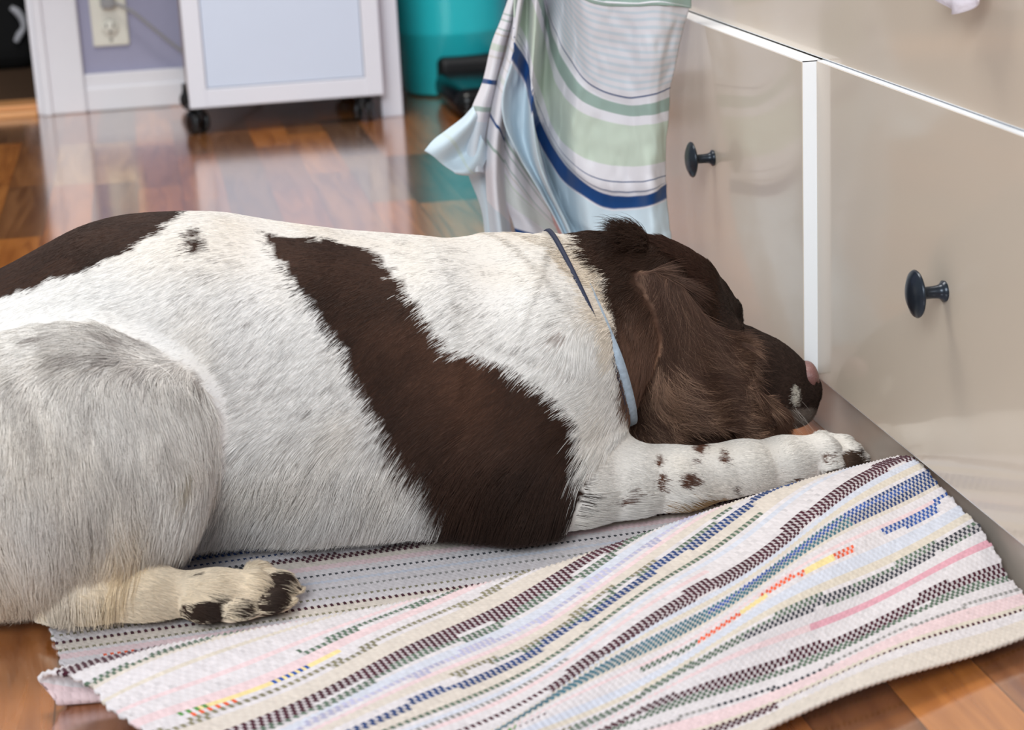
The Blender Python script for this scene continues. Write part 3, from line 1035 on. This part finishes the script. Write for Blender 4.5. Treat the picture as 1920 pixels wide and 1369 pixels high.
def poly_sd(px, pz, poly):
    d = np.full(px.shape, 1e9)
    ins = np.zeros(px.shape, bool)
    n = len(poly)
    for i in range(n):
        a, b_ = poly[i], poly[(i + 1) % n]
        e = b_ - a
        wx, wz = px - a[0], pz - a[1]
        t = np.clip((wx * e[0] + wz * e[1]) / (e @ e), 0, 1)
        d = np.minimum(d, (wx - e[0] * t) ** 2 + (wz - e[1] * t) ** 2)
        c = ((a[1] > pz) != (b_[1] > pz)) & (px < (b_[0] - a[0]) * (pz - a[1]) / (b_[1] - a[1] + 1e-12) + a[0])
        ins ^= c
    return np.sqrt(d) * np.where(ins, -1, 1)


EC = ony(1268, 640, EAR_Y)


def ear_sd(Q):
    x, y, z = Q[:, 0], Q[:, 1], Q[:, 2]
    d2 = poly_sd(x, z, ear_poly)
    yc = EAR_Y - 0.018 + 0.45 * ((x - EC[0]) ** 2 / 0.14 + (z - EC[2]) ** 2 / 0.30) + 0.0035 * np.sin(x * 160 + z * 60)
    r = 0.0095
    return np.sqrt(np.maximum(d2 + r, 0) ** 2 + (y - yc) ** 2) - r


def prim_sd(pr, Q):
    if pr[1] == 'cap':
        a, b_, ra, rb = pr[2]
        e = b_ - a
        t = np.clip(((Q - a) @ e) / (e @ e), 0, 1)
        return np.linalg.norm(Q - a - t[:, None] * e, axis=1) - (ra + (rb - ra) * t)
    c, r = pr[2]
    q = (Q - c) / r
    k0 = np.linalg.norm(q, axis=1)
    k1 = np.linalg.norm(q / r, axis=1) + 1e-9
    return np.where(k0 < 1e-6, -r.min(), k0 * (k0 - 1) / k1)


def smin(a, b_, k):
    h = np.clip(0.5 + 0.5 * (b_ - a) / k, 0, 1)
    return b_ + (a - b_) * h - k * h * (1 - h)


ORDER = [[p for p in PR if p[0] == g] for g in (0, 7, 4, 3, 1, 2, 6)]
JOIN = {0: .03, 7: .035, 4: .025, 3: .015, 1: .014, 2: .012, 6: .008, 5: .006}


def sdf(Q, groups=False):
    tot = None
    best = np.full(len(Q), 1e9)
    gi = np.zeros(len(Q), int)
    for lst in ORDER:
        g = lst[0][0]
        d = None
        for p in lst:
            dp = prim_sd(p, Q)
            d = dp if d is None else smin(d, dp, p[3])
        tot = d if tot is None else smin(tot, d, JOIN[g])
        if groups:
            m_ = d < best
            best[m_] = d[m_]
            gi[m_] = g
    tot = tot + 0.0024 * np.sin(Q[:, 0] * 38 + Q[:, 2] * 14 + 1) * np.sin(Q[:, 1] * 27 + 2) * np.sin(Q[:, 2] * 46 - Q[:, 0] * 21)
    d = ear_sd(Q)
    tot = smin(tot, d, JOIN[5])
    if groups:
        m_ = d < best + 0.003
        gi[m_] = 5
        return tot, gi
    return tot


def surface_nets(lo, hi, h):
    n = np.ceil((np.array(hi) - lo) / h).astype(int) + 1
    ax = [lo[i] + h * np.arange(n[i]) for i in range(3)]
    D = np.empty(n)
    yy, zz = np.meshgrid(ax[1], ax[2], indexing='ij')
    for i in range(0, n[0], 8):
        xs = ax[0][i:i + 8]
        Q = np.stack([np.repeat(xs, yy.size), np.tile(yy.ravel(), len(xs)), np.tile(zz.ravel(), len(xs))], 1)
        D[i:i + 8] = sdf(Q).reshape(len(xs), n[1], n[2])
    S = D < 0
    m_ = n - 1
    acc = np.zeros(tuple(m_) + (3,))
    cnt = np.zeros(tuple(m_))
    offs = [(a, b_, c) for a in (0, 1) for b_ in (0, 1) for c in (0, 1)]

    def sub(A, o):
        return A[o[0]:o[0] + m_[0], o[1]:o[1] + m_[1], o[2]:o[2] + m_[2]]
    for o in offs:
        for k in range(3):
            if o[k] == 0:
                o2 = list(o)
                o2[k] = 1
                d0, d1 = sub(D, o), sub(D, o2)
                cr = (d0 < 0) != (d1 < 0)
                t = np.where(cr, d0 / np.where(cr, d0 - d1, 1), 0)
                p = np.array(o, float)
                for q_ in range(3):
                    acc[..., q_] += np.where(cr, p[q_] + (t if q_ == k else 0), 0)
                cnt += cr
    act = cnt > 0
    idx = -np.ones(tuple(m_), int)
    idx[act] = np.arange(act.sum())
    I = np.argwhere(act)
    Vp = (acc[act] / cnt[act][:, None] + I) * h + np.array(lo)
    F = []
    for k in range(3):
        o1, o2 = [(1, 2), (2, 0), (0, 1)][k]
        sl0 = [slice(1, m_[i]) for i in range(3)]
        sl0[k] = slice(0, m_[k])
        a = S[tuple(slice(s_.start, s_.stop) for s_ in sl0)]
        sl1 = list(sl0)
        sl1[k] = slice(1, m_[k] + 1)
        b_ = S[tuple(sl1)]
        e = np.argwhere(a != b_)
        flip = a[tuple(e.T)]
        e = e + np.array([0 if i == k else 1 for i in range(3)])
        d1 = np.zeros(3, int)
        d1[o1] = 1
        d2 = np.zeros(3, int)
        d2[o2] = 1
        q0, q1, q2, q3 = (idx[tuple((e - x_).T)] for x_ in (0 * d1, d1, d1 + d2, d2))
        f = np.stack([q0, q1, q2, q3], 1)
        f[~flip] = f[~flip][:, ::-1]
        F.append(f)
    F = np.vstack(F)
    F = F[(F >= 0).all(1)]
    return Vp, F


def sdf_grad(Q):
    e = 0.0012
    g = np.stack([sdf(Q + np.eye(3)[i] * e) - sdf(Q - np.eye(3)[i] * e) for i in range(3)], 1)
    return g / (np.linalg.norm(g, axis=1)[:, None] + 1e-9)


GV, GF = surface_nets(np.array([-0.36, 1.26, -0.03]), np.array([0.62, 1.76, 0.31]), 0.0042)
gn = sdf_grad(GV)
GV = GV - gn * sdf(GV)[:, None] * 0.9
# rests on rug and floor
FLOORZ = 0.009
GV[:, 2] = np.where(GV[:, 2] < FLOORZ + 0.004, FLOORZ + 0.004 * np.exp((GV[:, 2] - FLOORZ - 0.004) / 0.008), GV[:, 2])


# ---- markings of the coat
def inpoly(x, y, poly):
    ins = np.zeros(x.shape, bool)
    n = len(poly)
    for i in range(n):
        (ax_, ay), (bx, by) = poly[i], poly[(i + 1) % n]
        if ay == by:
            continue
        c = ((ay > y) != (by > y)) & (x < (bx - ax_) * (y - ay) / (by - ay) + ax_)
        ins ^= c
    return ins


RUMP = [(-500, 900), (-300, 660), (-60, 605), (0, 566), (60, 541), (100, 520), (160, 505), (215, 480), (262, 455), (310, 428), (352, 408), (362, 380), (200, 330), (-500, 400)]
SADDLE = [(486, 430), (530, 440), (590, 446), (650, 455), (690, 466), (714, 488), (742, 520), (782, 568), (812, 612), (838, 652), (892, 668), (950, 686), (1000, 716), (1046, 752), (1076, 792), (1088, 840),
          (1094, 900), (1082, 945), (1052, 1010), (960, 1060), (880, 1020), (862, 965), (845, 925), (805, 880), (740, 848), (716, 790), (690, 740), (662, 690), (634, 640), (604, 590), (565, 545), (532, 495)]
HEADP = [(1083, 440), (1092, 475), (1118, 500), (1140, 520), (1138, 545), (1152, 600), (1158, 680), (1168, 760), (1196, 820), (1700, 900), (1700, 300), (1100, 380)]
WHITE = lin((222, 219, 215))
BROWN = lin((52, 34, 25))
CREAM = lin((214, 192, 158))
GREYB = lin((128, 118, 112))
tk_n = 520
tkx = rng.uniform(330, 1080, tk_n)
tky = rng.uniform(455, 930, tk_n)
tkr = rng.uniform(3, 7.5, tk_n)
tka = rng.uniform(0.2, 0.6, tk_n)


def coat(Q, gi, jit=0.0, fine=True):
    x, y = proj(Q)
    if jit:
        x = x + rng.normal(0, jit, len(x))
        y = y + rng.normal(0, jit, len(y))
    wx = x + 7 * vnoise(Q, 90, 3) + 4 * vnoise(Q, 260, 5)
    wy = y + 7 * vnoise(Q, 90, 8) + 4 * vnoise(Q, 260, 9)
    c = np.repeat(WHITE[None], len(Q), 0)
    # warm tint on hind parts and legs
    wv = 0.35 * sstep(vnoise(Q, 30, 11), -0.3, 0.9)
    low = ((gi == 1) * (0.12 + 0.45 * sstep(y, 950, 1120) + 0.6 * sstep(y, 900, 1030) * np.exp(-((x - 245) / 60) ** 2)) + (gi == 2) * 0.75 + (gi == 3) * 0.06 + (gi == 7) * 0.25 + (gi == 0) * (0.16 * sstep(-y, -560, -430)))
    t = np.clip(low + wv * 0.35, 0, 1)[:, None]
    c = c * (1 - t) + CREAM * t
    bod = (gi == 0) | (gi == 7)
    # grey brown shading hairs on the upper haunch
    m_ = (gi == 1) & inpoly(wx, wy, [(45, 628), (120, 616), (250, 612), (318, 626), (352, 668), (385, 715), (370, 730), (330, 690), (280, 668), (240, 690), (150, 690), (90, 655)])
    a_ = (m_ * (0.25 + 0.45 * (vnoise(Q, 110, 21) > 0.0)))[:, None]
    c = c * (1 - a_) + GREYB * a_
    hm = (gi == 1) & ~m_
    st_ = 0.38 * sstep(vnoise(np.stack([Q[:, 0], Q[:, 1], Q[:, 2] * 0.35], 1), 75, 23) + 0.5 * vnoise(Q, 210, 24), 0.05, 0.9)
    c[hm] = (c * (1 - st_[:, None]) + GREYB * st_[:, None])[hm]
    fl_ = ((gi == 1) | (gi == 0)) & ((((x - 348) / 10) ** 2 + ((y - 880) / 32) ** 2) < 1)
    c[fl_] = c[fl_] * 0.5 + lin((130, 112, 70)) * 0.5
    if fine:
        for i in range(tk_n):
            if 760 < tkx[i] < 830 and tky[i] > 560:
                continue
            d = ((x - tkx[i]) * 0.85 + (y - tky[i]) * 0.5) ** 2 + ((y - tky[i]) * 1.3 - (x - tkx[i]) * 0.5) ** 2
            k = bod & (d < tkr[i] ** 2)
            c[k] = c[k] * (1 - tka[i]) + GREYB * 0.7 * tka[i]
        # swirl on the shoulder
        k = bod & ((((x - 1052) / 13) ** 2 + ((y - 630) / 16) ** 2) < 1 + 0.5 * vnoise(Q, 300, 2))
        c[k] = c[k] * .45 + lin((120, 96, 84)) * .55
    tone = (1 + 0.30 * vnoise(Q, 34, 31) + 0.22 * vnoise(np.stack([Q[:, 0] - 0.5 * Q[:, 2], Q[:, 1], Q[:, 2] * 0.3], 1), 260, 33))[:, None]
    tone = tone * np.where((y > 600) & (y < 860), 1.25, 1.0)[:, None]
    k_ = bod & inpoly(wx, wy, [(1040, 470), (1085, 462), (1128, 515), (1150, 600), (1150, 690), (1130, 690), (1118, 610), (1075, 530)])
    c[k_] = c[k_] * 0.7 + CREAM * 0.3
    tone = tone * (1 + 0.75 * np.exp(-((x - 850) / 110) ** 2 - ((y - 720) / 120) ** 2) - 0.3 * sstep(y, 860, 960) * (gi == 0))[:, None]  # warm highlight painted into the middle of the saddle; darker lower down
    br = np.zeros(len(Q), bool)
    br |= bod & inpoly(wx, wy, RUMP)
    br |= (bod | (gi == 3)) & inpoly(wx, wy, SADDLE)
    br |= bod & (((wx - 366) / 16) ** 2 + ((wy - 438) / 8) ** 2 < 1) | bod & (((wx - 373) / 20) ** 2 + ((wy - 464) / 14) ** 2 < 1)
    hd = ((gi == 4) | (gi == 5) | (gi == 6) | (((gi == 7) | (gi == 0)) & (y < 800) & (x > 1080) & (Q[:, 1] < 1.66))) & inpoly(x + 2 * vnoise(Q, 260, 5), y, HEADP)
    br |= hd
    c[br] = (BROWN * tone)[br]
    k = br & (gi == 4) & (x > 1350)
    c[k] = (lin((46, 34, 29)) * tone)[k]
    # lighter brown hair on the ear and the flews
    e_ = (gi == 5)
    lt = np.clip(sstep(vnoise(np.stack([Q[:, 0] + 0.45 * Q[:, 2], Q[:, 1], Q[:, 2] * 0.22], 1), 150, 41) + 0.6 * vnoise(Q * np.array([1, 1, .3]), 420, 44), -0.25, 0.9) * (0.35 + 0.65 * sstep(y, 560, 680)), 0, 1)
    c[e_] = lin((78, 56, 46))[None] * (1 - lt[e_][:, None]) + lin((168, 134, 112))[None] * lt[e_][:, None]
    f_ = (gi == 6)
    c[f_] = lin((84, 60, 48))
    mw = ((br & (gi != 5)) * sstep(y, 520, 660) * sstep(x, 1150, 1175) * (1 - sstep(x, 1265, 1300)))[:, None]
    c = c * (1 - mw) + lin((92, 68, 56)) * tone * mw
    # forehead a bit redder
    k = (gi == 4) & (x < 1330) & (y < 570)
    c[k] = lin((60, 38, 29))
    # muzzle streak, freckled chin
    k = (gi == 4) & ((((x - 1494) / 6.5) ** 2 + ((y - 742) / 21) ** 2) < 1)
    c[k] = lin((205, 200, 190))
    k = (gi == 4) & (x > 1470) & (y > 765)
    c[k] = lin((112, 100, 92))
    # spots on the foreleg
    for (sx, sy, ax_, ay) in ((1237, 906, 10, 19), (1291, 903, 17, 10), (1305, 842, 15, 11), (1299, 862, 5, 5), (1356, 855, 6, 14), (1372, 925, 5, 15), (1182, 932, 6, 10), (1235, 868, 4, 9), (1150, 945, 5, 8), (1480, 905, 12, 8), (1548, 862, 5, 14)):
        k = (gi == 3) & ((((wx - sx) / ax_) ** 2 + ((wy - sy) / ay) ** 2) < 1)
        c[k] = lin((88, 60, 48))
    k = (gi == 3) & inpoly(wx, wy, [(1522, 915), (1535, 885), (1560, 880), (1580, 890), (1575, 860), (1590, 838), (1612, 850), (1640, 885), (1640, 930)])
    c[k] = lin((70, 54, 44))
    k = (gi == 3) & (wx > 1240) & (wx < 1385) & (wy > 934) & (vnoise(Q, 160, 7) > -0.3)
    c[k] = lin((150, 122, 88))
    # hind foot marks
    for (sx, sy, ax_, ay) in ((375, 1148, 40, 20), (398, 1150, 16, 34), (452, 1150, 17, 26), (505, 1122, 26, 44), (525, 1085, 20, 14), (100, 1163, 20, 12), (360, 1082, 6, 5)):
        k = (gi == 2) & ((((wx - sx) / ax_) ** 2 + ((wy - sy) / ay) ** 2) < 1)
        c[k] = lin((50, 36, 28))
    return np.clip(c, 0, 1)


_, gG = sdf(GV, True)
dme = mesh_np('dog', GV, GF)
dog = link('dog', dme, mat('dog_coat_skin', rough=0.8, attr='col', spec=0.15))
point_color(dme, coat(GV, gG, fine=False))
tag(dog, 'white and liver brown spaniel lying on the striped rug with its nose against the dresser', 'dog')

# ---- fur
tri = np.vstack([GF[:, [0, 1, 2]], GF[:, [0, 2, 3]]])
tv = GV[tri]
ar = 0.5 * np.linalg.norm(np.cross(tv[:, 1] - tv[:, 0], tv[:, 2] - tv[:, 0]), axis=1)
cen = tv.mean(1)
fn_ = np.cross(tv[:, 1] - tv[:, 0], tv[:, 2] - tv[:, 0])
fn_ /= np.linalg.norm(fn_, axis=1)[:, None] + 1e-12
toc = CAM - cen
toc /= np.linalg.norm(toc, axis=1)[:, None]
face = (fn_ * toc).sum(1)
tg = gG[tri[:, 0]]
cpx, cpy = proj(cen)
dens = np.where(face > -0.25, 1.0, 0.22) * np.where(cpx < -120, 0.15, 1.0) * np.where(cen[:, 2] < 0.012, 0.2, 1.0)
dens *= np.where((tg == 4), 1.5, 1.0) * np.where(tg == 5, 2.0, 1.0) * np.where(tg == 6, 2.5, 1.0) * np.where((tg == 3) | (tg == 2), 2.4, 1.0)
NH = 380000
pick = rng.choice(len(tri), NH, p=ar * dens / (ar * dens).sum())
r1, r2 = np.sqrt(rng.random(NH)), rng.random(NH)
T_ = tv[pick]
root = T_[:, 0] * (1 - r1)[:, None] + T_[:, 1] * (r1 * (1 - r2))[:, None] + T_[:, 2] * (r1 * r2)[:, None]
N_ = sdf_grad(root)
_, gr = sdf(root, True)
rpx, rpy = proj(root)
# flow of the coat
fl = np.zeros((NH, 3))
fl[:] = (-1.0, -0.1, -0.35)
belly = sstep(rpy, 780, 960) * ((gr == 0) | (gr == 7))
fl += belly[:, None] * np.array([0.35, -0.15, -0.9])
h_ = gr == 1
fl[h_] = (-0.25, -0.2, -1.0)
hw_ = sstep(rpy, 640, 760)
fl[h_] = np.array([-0.9, 0, -0.1]) * (1 - hw_[h_])[:, None] + np.array([-0.05, -0.2, -1.0]) * hw_[h_][:, None]
fl[gr == 2] = (1, 0, -0.15)
fl[gr == 3] = (1, 0.2, -0.12)
fl[gr == 4] = (-1, 0, 0.15)
fl[gr == 6] = (0.6, -0.2, -0.8)
ke = gr == 5
fl[ke] = np.stack([0.25 + 2.2 * sstep(root[ke, 0], EC[0] - 0.05, EC[0] + 0.07), np.full(ke.sum(), -0.15), -1.0 + 0.3 * sstep(-root[ke, 2], -0.09, -0.05)], 1)
kn = (gr == 7)
fl[kn] = (-0.9, -0.1, -0.6)
sw = np.stack([vnoise(root, 22, 51), vnoise(root, 22, 52), vnoise(root, 22, 53)], 1)
clump = np.stack([vnoise(root, 190, 61), vnoise(root, 190, 62), vnoise(root, 190, 63)], 1)
calm = np.where(((gr == 0) & (rpy < 860)) | (gr == 3) | (gr == 2), 0.4, 1.0)[:, None]
fl += sw * 0.35 + clump * 0.28 * calm + rng.normal(0, 0.10, (NH, 3)) * calm
fl /= np.linalg.norm(fl, axis=1)[:, None]
# swirl
ds = root - ony(1052, 630, 1.47)
dsl = np.linalg.norm(ds[:, [0, 2]], axis=1)
ks = (dsl < 0.035) & ((gr == 0) | (gr == 7)) & (root[:, 1] < 1.54)
fl[ks] = fl[ks] * (dsl[ks] / 0.035)[:, None] + (ds[ks] / (dsl[ks][:, None] + 1e-6)) * (1 - dsl[ks] / 0.035)[:, None]
tang = fl - (fl * N_).sum(1)[:, None] * N_
tang /= np.linalg.norm(tang, axis=1)[:, None] + 1e-9
Ln = np.full(NH, 0.0125)
Ln = np.where((gr == 0), 0.010 + 0.020 * belly, Ln)
Ln = np.where(gr == 7, 0.015, Ln)
Ln = np.where((gr == 0) & (rpx > 840) & (rpx < 930) & (rpy > 880), 0.034, Ln)
Ln = np.where(gr == 1, 0.019 + 0.012 * sstep(rpy, 820, 1100), Ln)
Ln = np.where(gr == 2, 0.010, Ln)
Ln = np.where(gr == 3, 0.0065, Ln)
Ln = np.where((gr == 3) & (rpy > 925) & (rpx < 1390), 0.014, Ln)
Ln = np.where(gr == 4, 0.0045 + 0.013 * sstep(-rpx, -1370, -1260), Ln)
tuft = (rpx > 1165) & (rpx < 1218) & (rpy < 475) & (gr != 3)
Ln = np.where((rpx > 1085) & (rpx < 1260) & (rpy < 500) & ((gr == 4) | (gr == 7)), 0.016, Ln)
Ln = np.where(tuft, 0.024, Ln)
Ln = np.where(gr == 5, 0.030, Ln)
Ln = np.where(gr == 6, 0.020, Ln)
Ln = Ln * rng.uniform(0.7, 1.2, NH)
lift = np.where(gr == 5, 0.10, 0.24) + 0.08 * rng.random(NH)
lift = np.where(tuft, rng.uniform(0.3, 1.3, NH), lift)
lift = np.where((gr == 2) | (gr == 3), 0.26, lift)
lift = np.where((gr == 0) & (rpy < 860), 0.18 + 0.05 * rng.random(NH), lift)
lift = np.where((gr == 4) & (rpx < 1350), np.maximum(lift, 0.38), lift)
NP = 6
ts = np.linspace(0, 1, NP)
pts = np.empty((NH, NP, 3))
grav = np.where((gr == 5) | (gr == 4), 0.05, 0.16) + 0.30 * belly
wav = (gr == 5) * 0.0022 + (Ln > 0.02) * 0.0012
binv = np.cross(N_, tang)
ph = 6 * vnoise(root, 60, 71)
for k, t in enumerate(ts):
    p = root + tang * (Ln * t)[:, None] + N_ * (Ln * lift * (t - 0.45 * t * t))[:, None]
    p[:, 2] -= grav * Ln * t * t
    p += binv * (wav * np.sin(t * 5.0 + ph) * t)[:, None]
    pts[:, k] = p
pts += N_[:, None] * -0.0004


def ear_y(x, z):
    return EAR_Y - 0.018 + 0.45 * ((x - EC[0]) ** 2 / 0.14 + (z - EC[2]) ** 2 / 0.30) + 0.0035 * np.sin(x * 160 + z * 60)


# long wavy locks of the ear: they follow the flap, fanning down and forward
ke = (gr == 5) & (N_[:, 1] < -0.2)
x_, z_ = root[ke, 0].copy(), root[ke, 2].copy()
kid = vnoise(np.stack([x_ * 1.0 + z_ * 0.4, z_ * 0, z_ * 0.35], 1), 120, 81)
ne = ke.sum()
le = rng.uniform(0.028, 0.060, ne) * (0.45 + 0.55 * sstep(z_, 0.055, 0.09))
xl_ = np.where(z_ > ony(1400, 745, EAR_Y)[2], ony(1404, 700, EAR_Y)[0], ony(1472, 780, EAR_Y)[0])
le *= np.clip((xl_ - x_) / 0.045, 0.16, 1)
pe = np.empty((ne, NP, 3))
lf = 0.0015 + 0.0035 * rng.random(ne) + 0.004 * np.clip(kid, 0, 1)
for k in range(NP):
    pe[:, k, 0], pe[:, k, 2] = x_, z_
    pe[:, k, 1] = ear_y(x_, z_) - 0.0092 - lf * ts[k]
    prog = np.clip((ony(1200, 520, EAR_Y)[2] - z_) / 0.115, 0, 1) + 1.6 * np.clip((x_ - EC[0]) / 0.12, -0.35, 1)
    th_ = -1.75 + 1.15 * np.clip(prog, 0, 1.15) + 0.42 * np.sin(kid * 9 + 75 * z_ * (1 + 0.2 * kid)) + 0.10 * rng.standard_normal(ne)
    st = le / (NP - 1)
    x_ = x_ + np.cos(th_) * st
    z_ = z_ + np.sin(th_) * st
pts[ke] = pe
# hair rests on rug / does not sink through the floor
pts[..., 2] = np.maximum(pts[..., 2], 0.0125 + 0.002 * rng.random((NH, 1)))
# no fur through the dresser fronts
pts[..., 0] = np.minimum(pts[..., 0], 0.5755)
hc = coat(root + tang * (rng.uniform(-0.5, 0.5, NH) * np.minimum(Ln, 0.014))[:, None], gr, jit=1.5)
kk = vnoise(np.stack([root[:, 0] + 0.35 * root[:, 2], root[:, 1], root[:, 2] * 0.2], 1), 330, 83)
hc[gr == 5] *= (1 + 0.45 * kk[gr == 5])[:, None]
hc = hc * (1 + 0.13 * rng.standard_normal((NH, 1))).clip(0.6, 1.35)


def strands(name, pts, rad, cols, m, parent):
    cd = bpy.data.hair_curves.new(name)
    n, k = pts.shape[:2]
    cd.add_curves([k] * n)
    cd.position_data.foreach_set('vector', pts.reshape(-1).astype(np.float32))
    ra = cd.attributes.get('radius') or cd.attributes.new('radius', 'FLOAT', 'POINT')
    ra.data.foreach_set('value', rad.reshape(-1).astype(np.float32))
    ca_ = cd.attributes.new('col', 'FLOAT_COLOR', 'CURVE')
    bb = np.ones((n, 4), np.float32)
    bb[:, :3] = np.clip(cols, 0, 1)
    ca_.data.foreach_set('color', bb.ravel())
    o = bpy.data.objects.new(name, cd)
    COL.objects.link(o)
    cd.materials.append(m)
    o.parent = parent
    return o


fur_m = mat('dog_fur', rough=0.62, attr='col', spec=0.25)
taper = np.array([1.0, 0.97, 0.9, 0.75, 0.5, 0.12])
ke = gr == 5
for nm, sel in (('fur_coat', ~ke), ('ear_fur', ke)):
    rr = np.where(hc[sel].mean(1) > 0.25, 0.00019, 0.00016)[:, None] * taper[None]
    fo = strands(nm, pts[sel], rr, hc[sel], fur_m, dog)
    if nm == 'ear_fur':
        fo['label'] = 'wavy long brown hair on the hanging ear'

def surf(px, py, start=1.35):
    d = ray(px, py)
    t = start / d[1]
    p = CAM + d * t
    for _ in range(80):
        q = sdf(p[None])[0]
        if q < 0.0003:
            break
        p = p + d / np.linalg.norm(d) * q * 0.8
    return p


# ---- nose, eye, whiskers, claws
nose_m = noise_tint(mat('nose_leather', (126, 88, 84), 0.35), 900, 0.2, 0.0005)
npos = ony(1512, 703, 1.594)
nb = bmesh.new()
bmesh.ops.create_uvsphere(nb, u_segments=40, v_segments=28, radius=1)
for v_ in nb.verts:
    x, y, z = v_.co
    v_.co = Vector((x * 0.0125 * (1 - 0.15 * z), y * 0.0165 * (1 + 0.15 * z), z * 0.0120 - 0.004 * max(x, 0) ** 2))
    for s_ in (-1, 1):
        d = (Vector((x, y, z)) - Vector((0.72, 0.62 * s_, -0.15))).length
        v_.co -= Vector((x, y, z)) * 0.0035 * math.exp(-(d / 0.24) ** 2)
me = bpy.data.meshes.new('nose')
nb.to_mesh(me)
nb.free()
for p in me.polygons:
    p.use_smooth = True
nose = link('nose', me, nose_m, dog, tuple(npos))
nose.rotation_euler = (0, 0.25, -0.12)
ep = surf(1362, 634)
eb = bmesh.new()
bmesh.ops.create_uvsphere(eb, u_segments=28, v_segments=20, radius=1)
bmesh.ops.scale(eb, vec=(0.0085, 0.0045, 0.0042), verts=eb.verts)
me = bpy.data.meshes.new('eye')
eb.to_mesh(me)
eb.free()
for p in me.polygons:
    p.use_smooth = True
eye = link('eye', me, mat('eye_gloss', (14, 10, 9), 0.08), dog, tuple(ep + np.array([0, -0.0015, 0])))
eye.rotation_euler = (0, 0.45, 0.15)
wk = []
for k in range(16):
    b0 = ony(rng.uniform(1450, 1505), rng.uniform(745, 790), 1.577)
    d = np.array([0.25 + 0.5 * rng.random(), -0.35 * rng.random() - 0.2, -0.8 * rng.random() - 0.15])
    d /= np.linalg.norm(d)
    L_ = rng.uniform(0.012, 0.03)
    t = np.linspace(0, 1, 6)[:, None]
    wk.append(b0 + d * t * L_ + np.array([0, 0, -1]) * t ** 2 * 0.004)
wk = np.array(wk)
wk[..., 0] = np.minimum(wk[..., 0], 0.574)
wk[..., 2] = np.maximum(wk[..., 2], 0.014)
strands('whiskers', wk, np.repeat(np.linspace(0.00009, 0.00003, 6)[None], len(wk), 0), np.repeat(lin((190, 180, 170))[None], len(wk), 0), fur_m, dog)
claw_m = mat('dark_claw', (60, 48, 42), 0.3)
for (x, y, Yw, dx) in ((1577, 889, 1.499, 1), (1607, 882, 1.507, 1), (1618, 866, 1.520, 1), (425, 1172, 1.352, 1), (478, 1170, 1.354, 1), (530, 1158, 1.358, 1), (552, 1126, 1.376, 1)):
    p0 = ony(x, y, Yw)
    p0[2] = max(p0[2], 0.0155)
    tube('claw', [p0 + (-0.004, 0, 0.002), p0 + (0.002, 0, 0.0018), p0 + (0.0065, 0, -0.0022)], [0.0026, 0.0022, 0.0006], claw_m, dog, n=8, res=4)

# ---- collar round the neck
cA, cB = ony(1046, 492, 1.52), ony(1136, 745, 1.50)
cc = (ony(1110, 600, 1.585) + ony(1098, 640, 1.58)) / 2
t1 = cB - cA
t1 /= np.linalg.norm(t1)
yv = np.array([0.02, 1.0, 0.0])
yv /= np.linalg.norm(yv)
ax_n = np.cross(t1, yv)
ax_n /= np.linalg.norm(ax_n)
e2 = np.cross(ax_n, t1)
rows_ = []
NA = 120
for a in np.linspace(0, 2 * math.pi, NA, endpoint=False):
    dr_ = math.cos(a) * t1 + math.sin(a) * e2
    rs = np.linspace(0.03, 0.16, 140)
    dd_ = sdf(cc + rs[:, None] * dr_)
    k = np.argmax(dd_ > 0.0012)
    rows_.append(rs[k] if dd_[k] > 0.0012 else 0.1)
rows_ = np.array(rows_)
for _ in range(3):
    rows_ = (np.roll(rows_, 1) + rows_ * 2 + np.roll(rows_, -1)) / 4
ang = np.linspace(0, 2 * math.pi, NA, endpoint=False)


def ring(name, w0_, w1_, dr0, m, hide=None):
    Vr, k = [], 0
    prof = [(w0_, 0), (w0_, dr0), ((w0_ + w1_) / 2, dr0 + 0.0004), (w1_, dr0), (w1_, 0)]
    for a, r in zip(ang, rows_):
        d = math.cos(a) * t1 + math.sin(a) * e2
        if hide is not None:
            r = r + hide(proj((cc + d * r)[None])[1][0])
        for (w_, q_) in prof:
            Vr.append(cc + d * (r + q_) + ax_n * w_)
    m_ = len(prof)
    i, j = np.meshgrid(np.arange(NA), np.arange(m_), indexing='ij')
    i2, j2 = (i + 1) % NA, (j + 1) % m_
    F = np.stack([i * m_ + j, i * m_ + j2, i2 * m_ + j2, i2 * m_ + j], -1).reshape(-1, 4)
    return link(name, mesh_np(name, Vr, F), m, dog)


col_m = noise_tint(mat('pale_blue_webbing', (150, 164, 178), 0.7), 260, 0.35, 0.0005)
ring('collar', -0.004, 0.0045, 0.0010, col_m, lambda y: 0.0075 * sstep(y, 620, 680) - 0.007)['label'] = 'pale blue patterned dog collar with navy edge'
trim_o = ring('collar_edging', -0.0080, -0.004, 0.0030, mat('navy_webbing', (24, 34, 60), 0.7), lambda y: 0.0022 * sstep(-y, -600, -560) + 0.001 * sstep(y, 640, 700))
trim_o['label'] = 'navy edging of the collar'
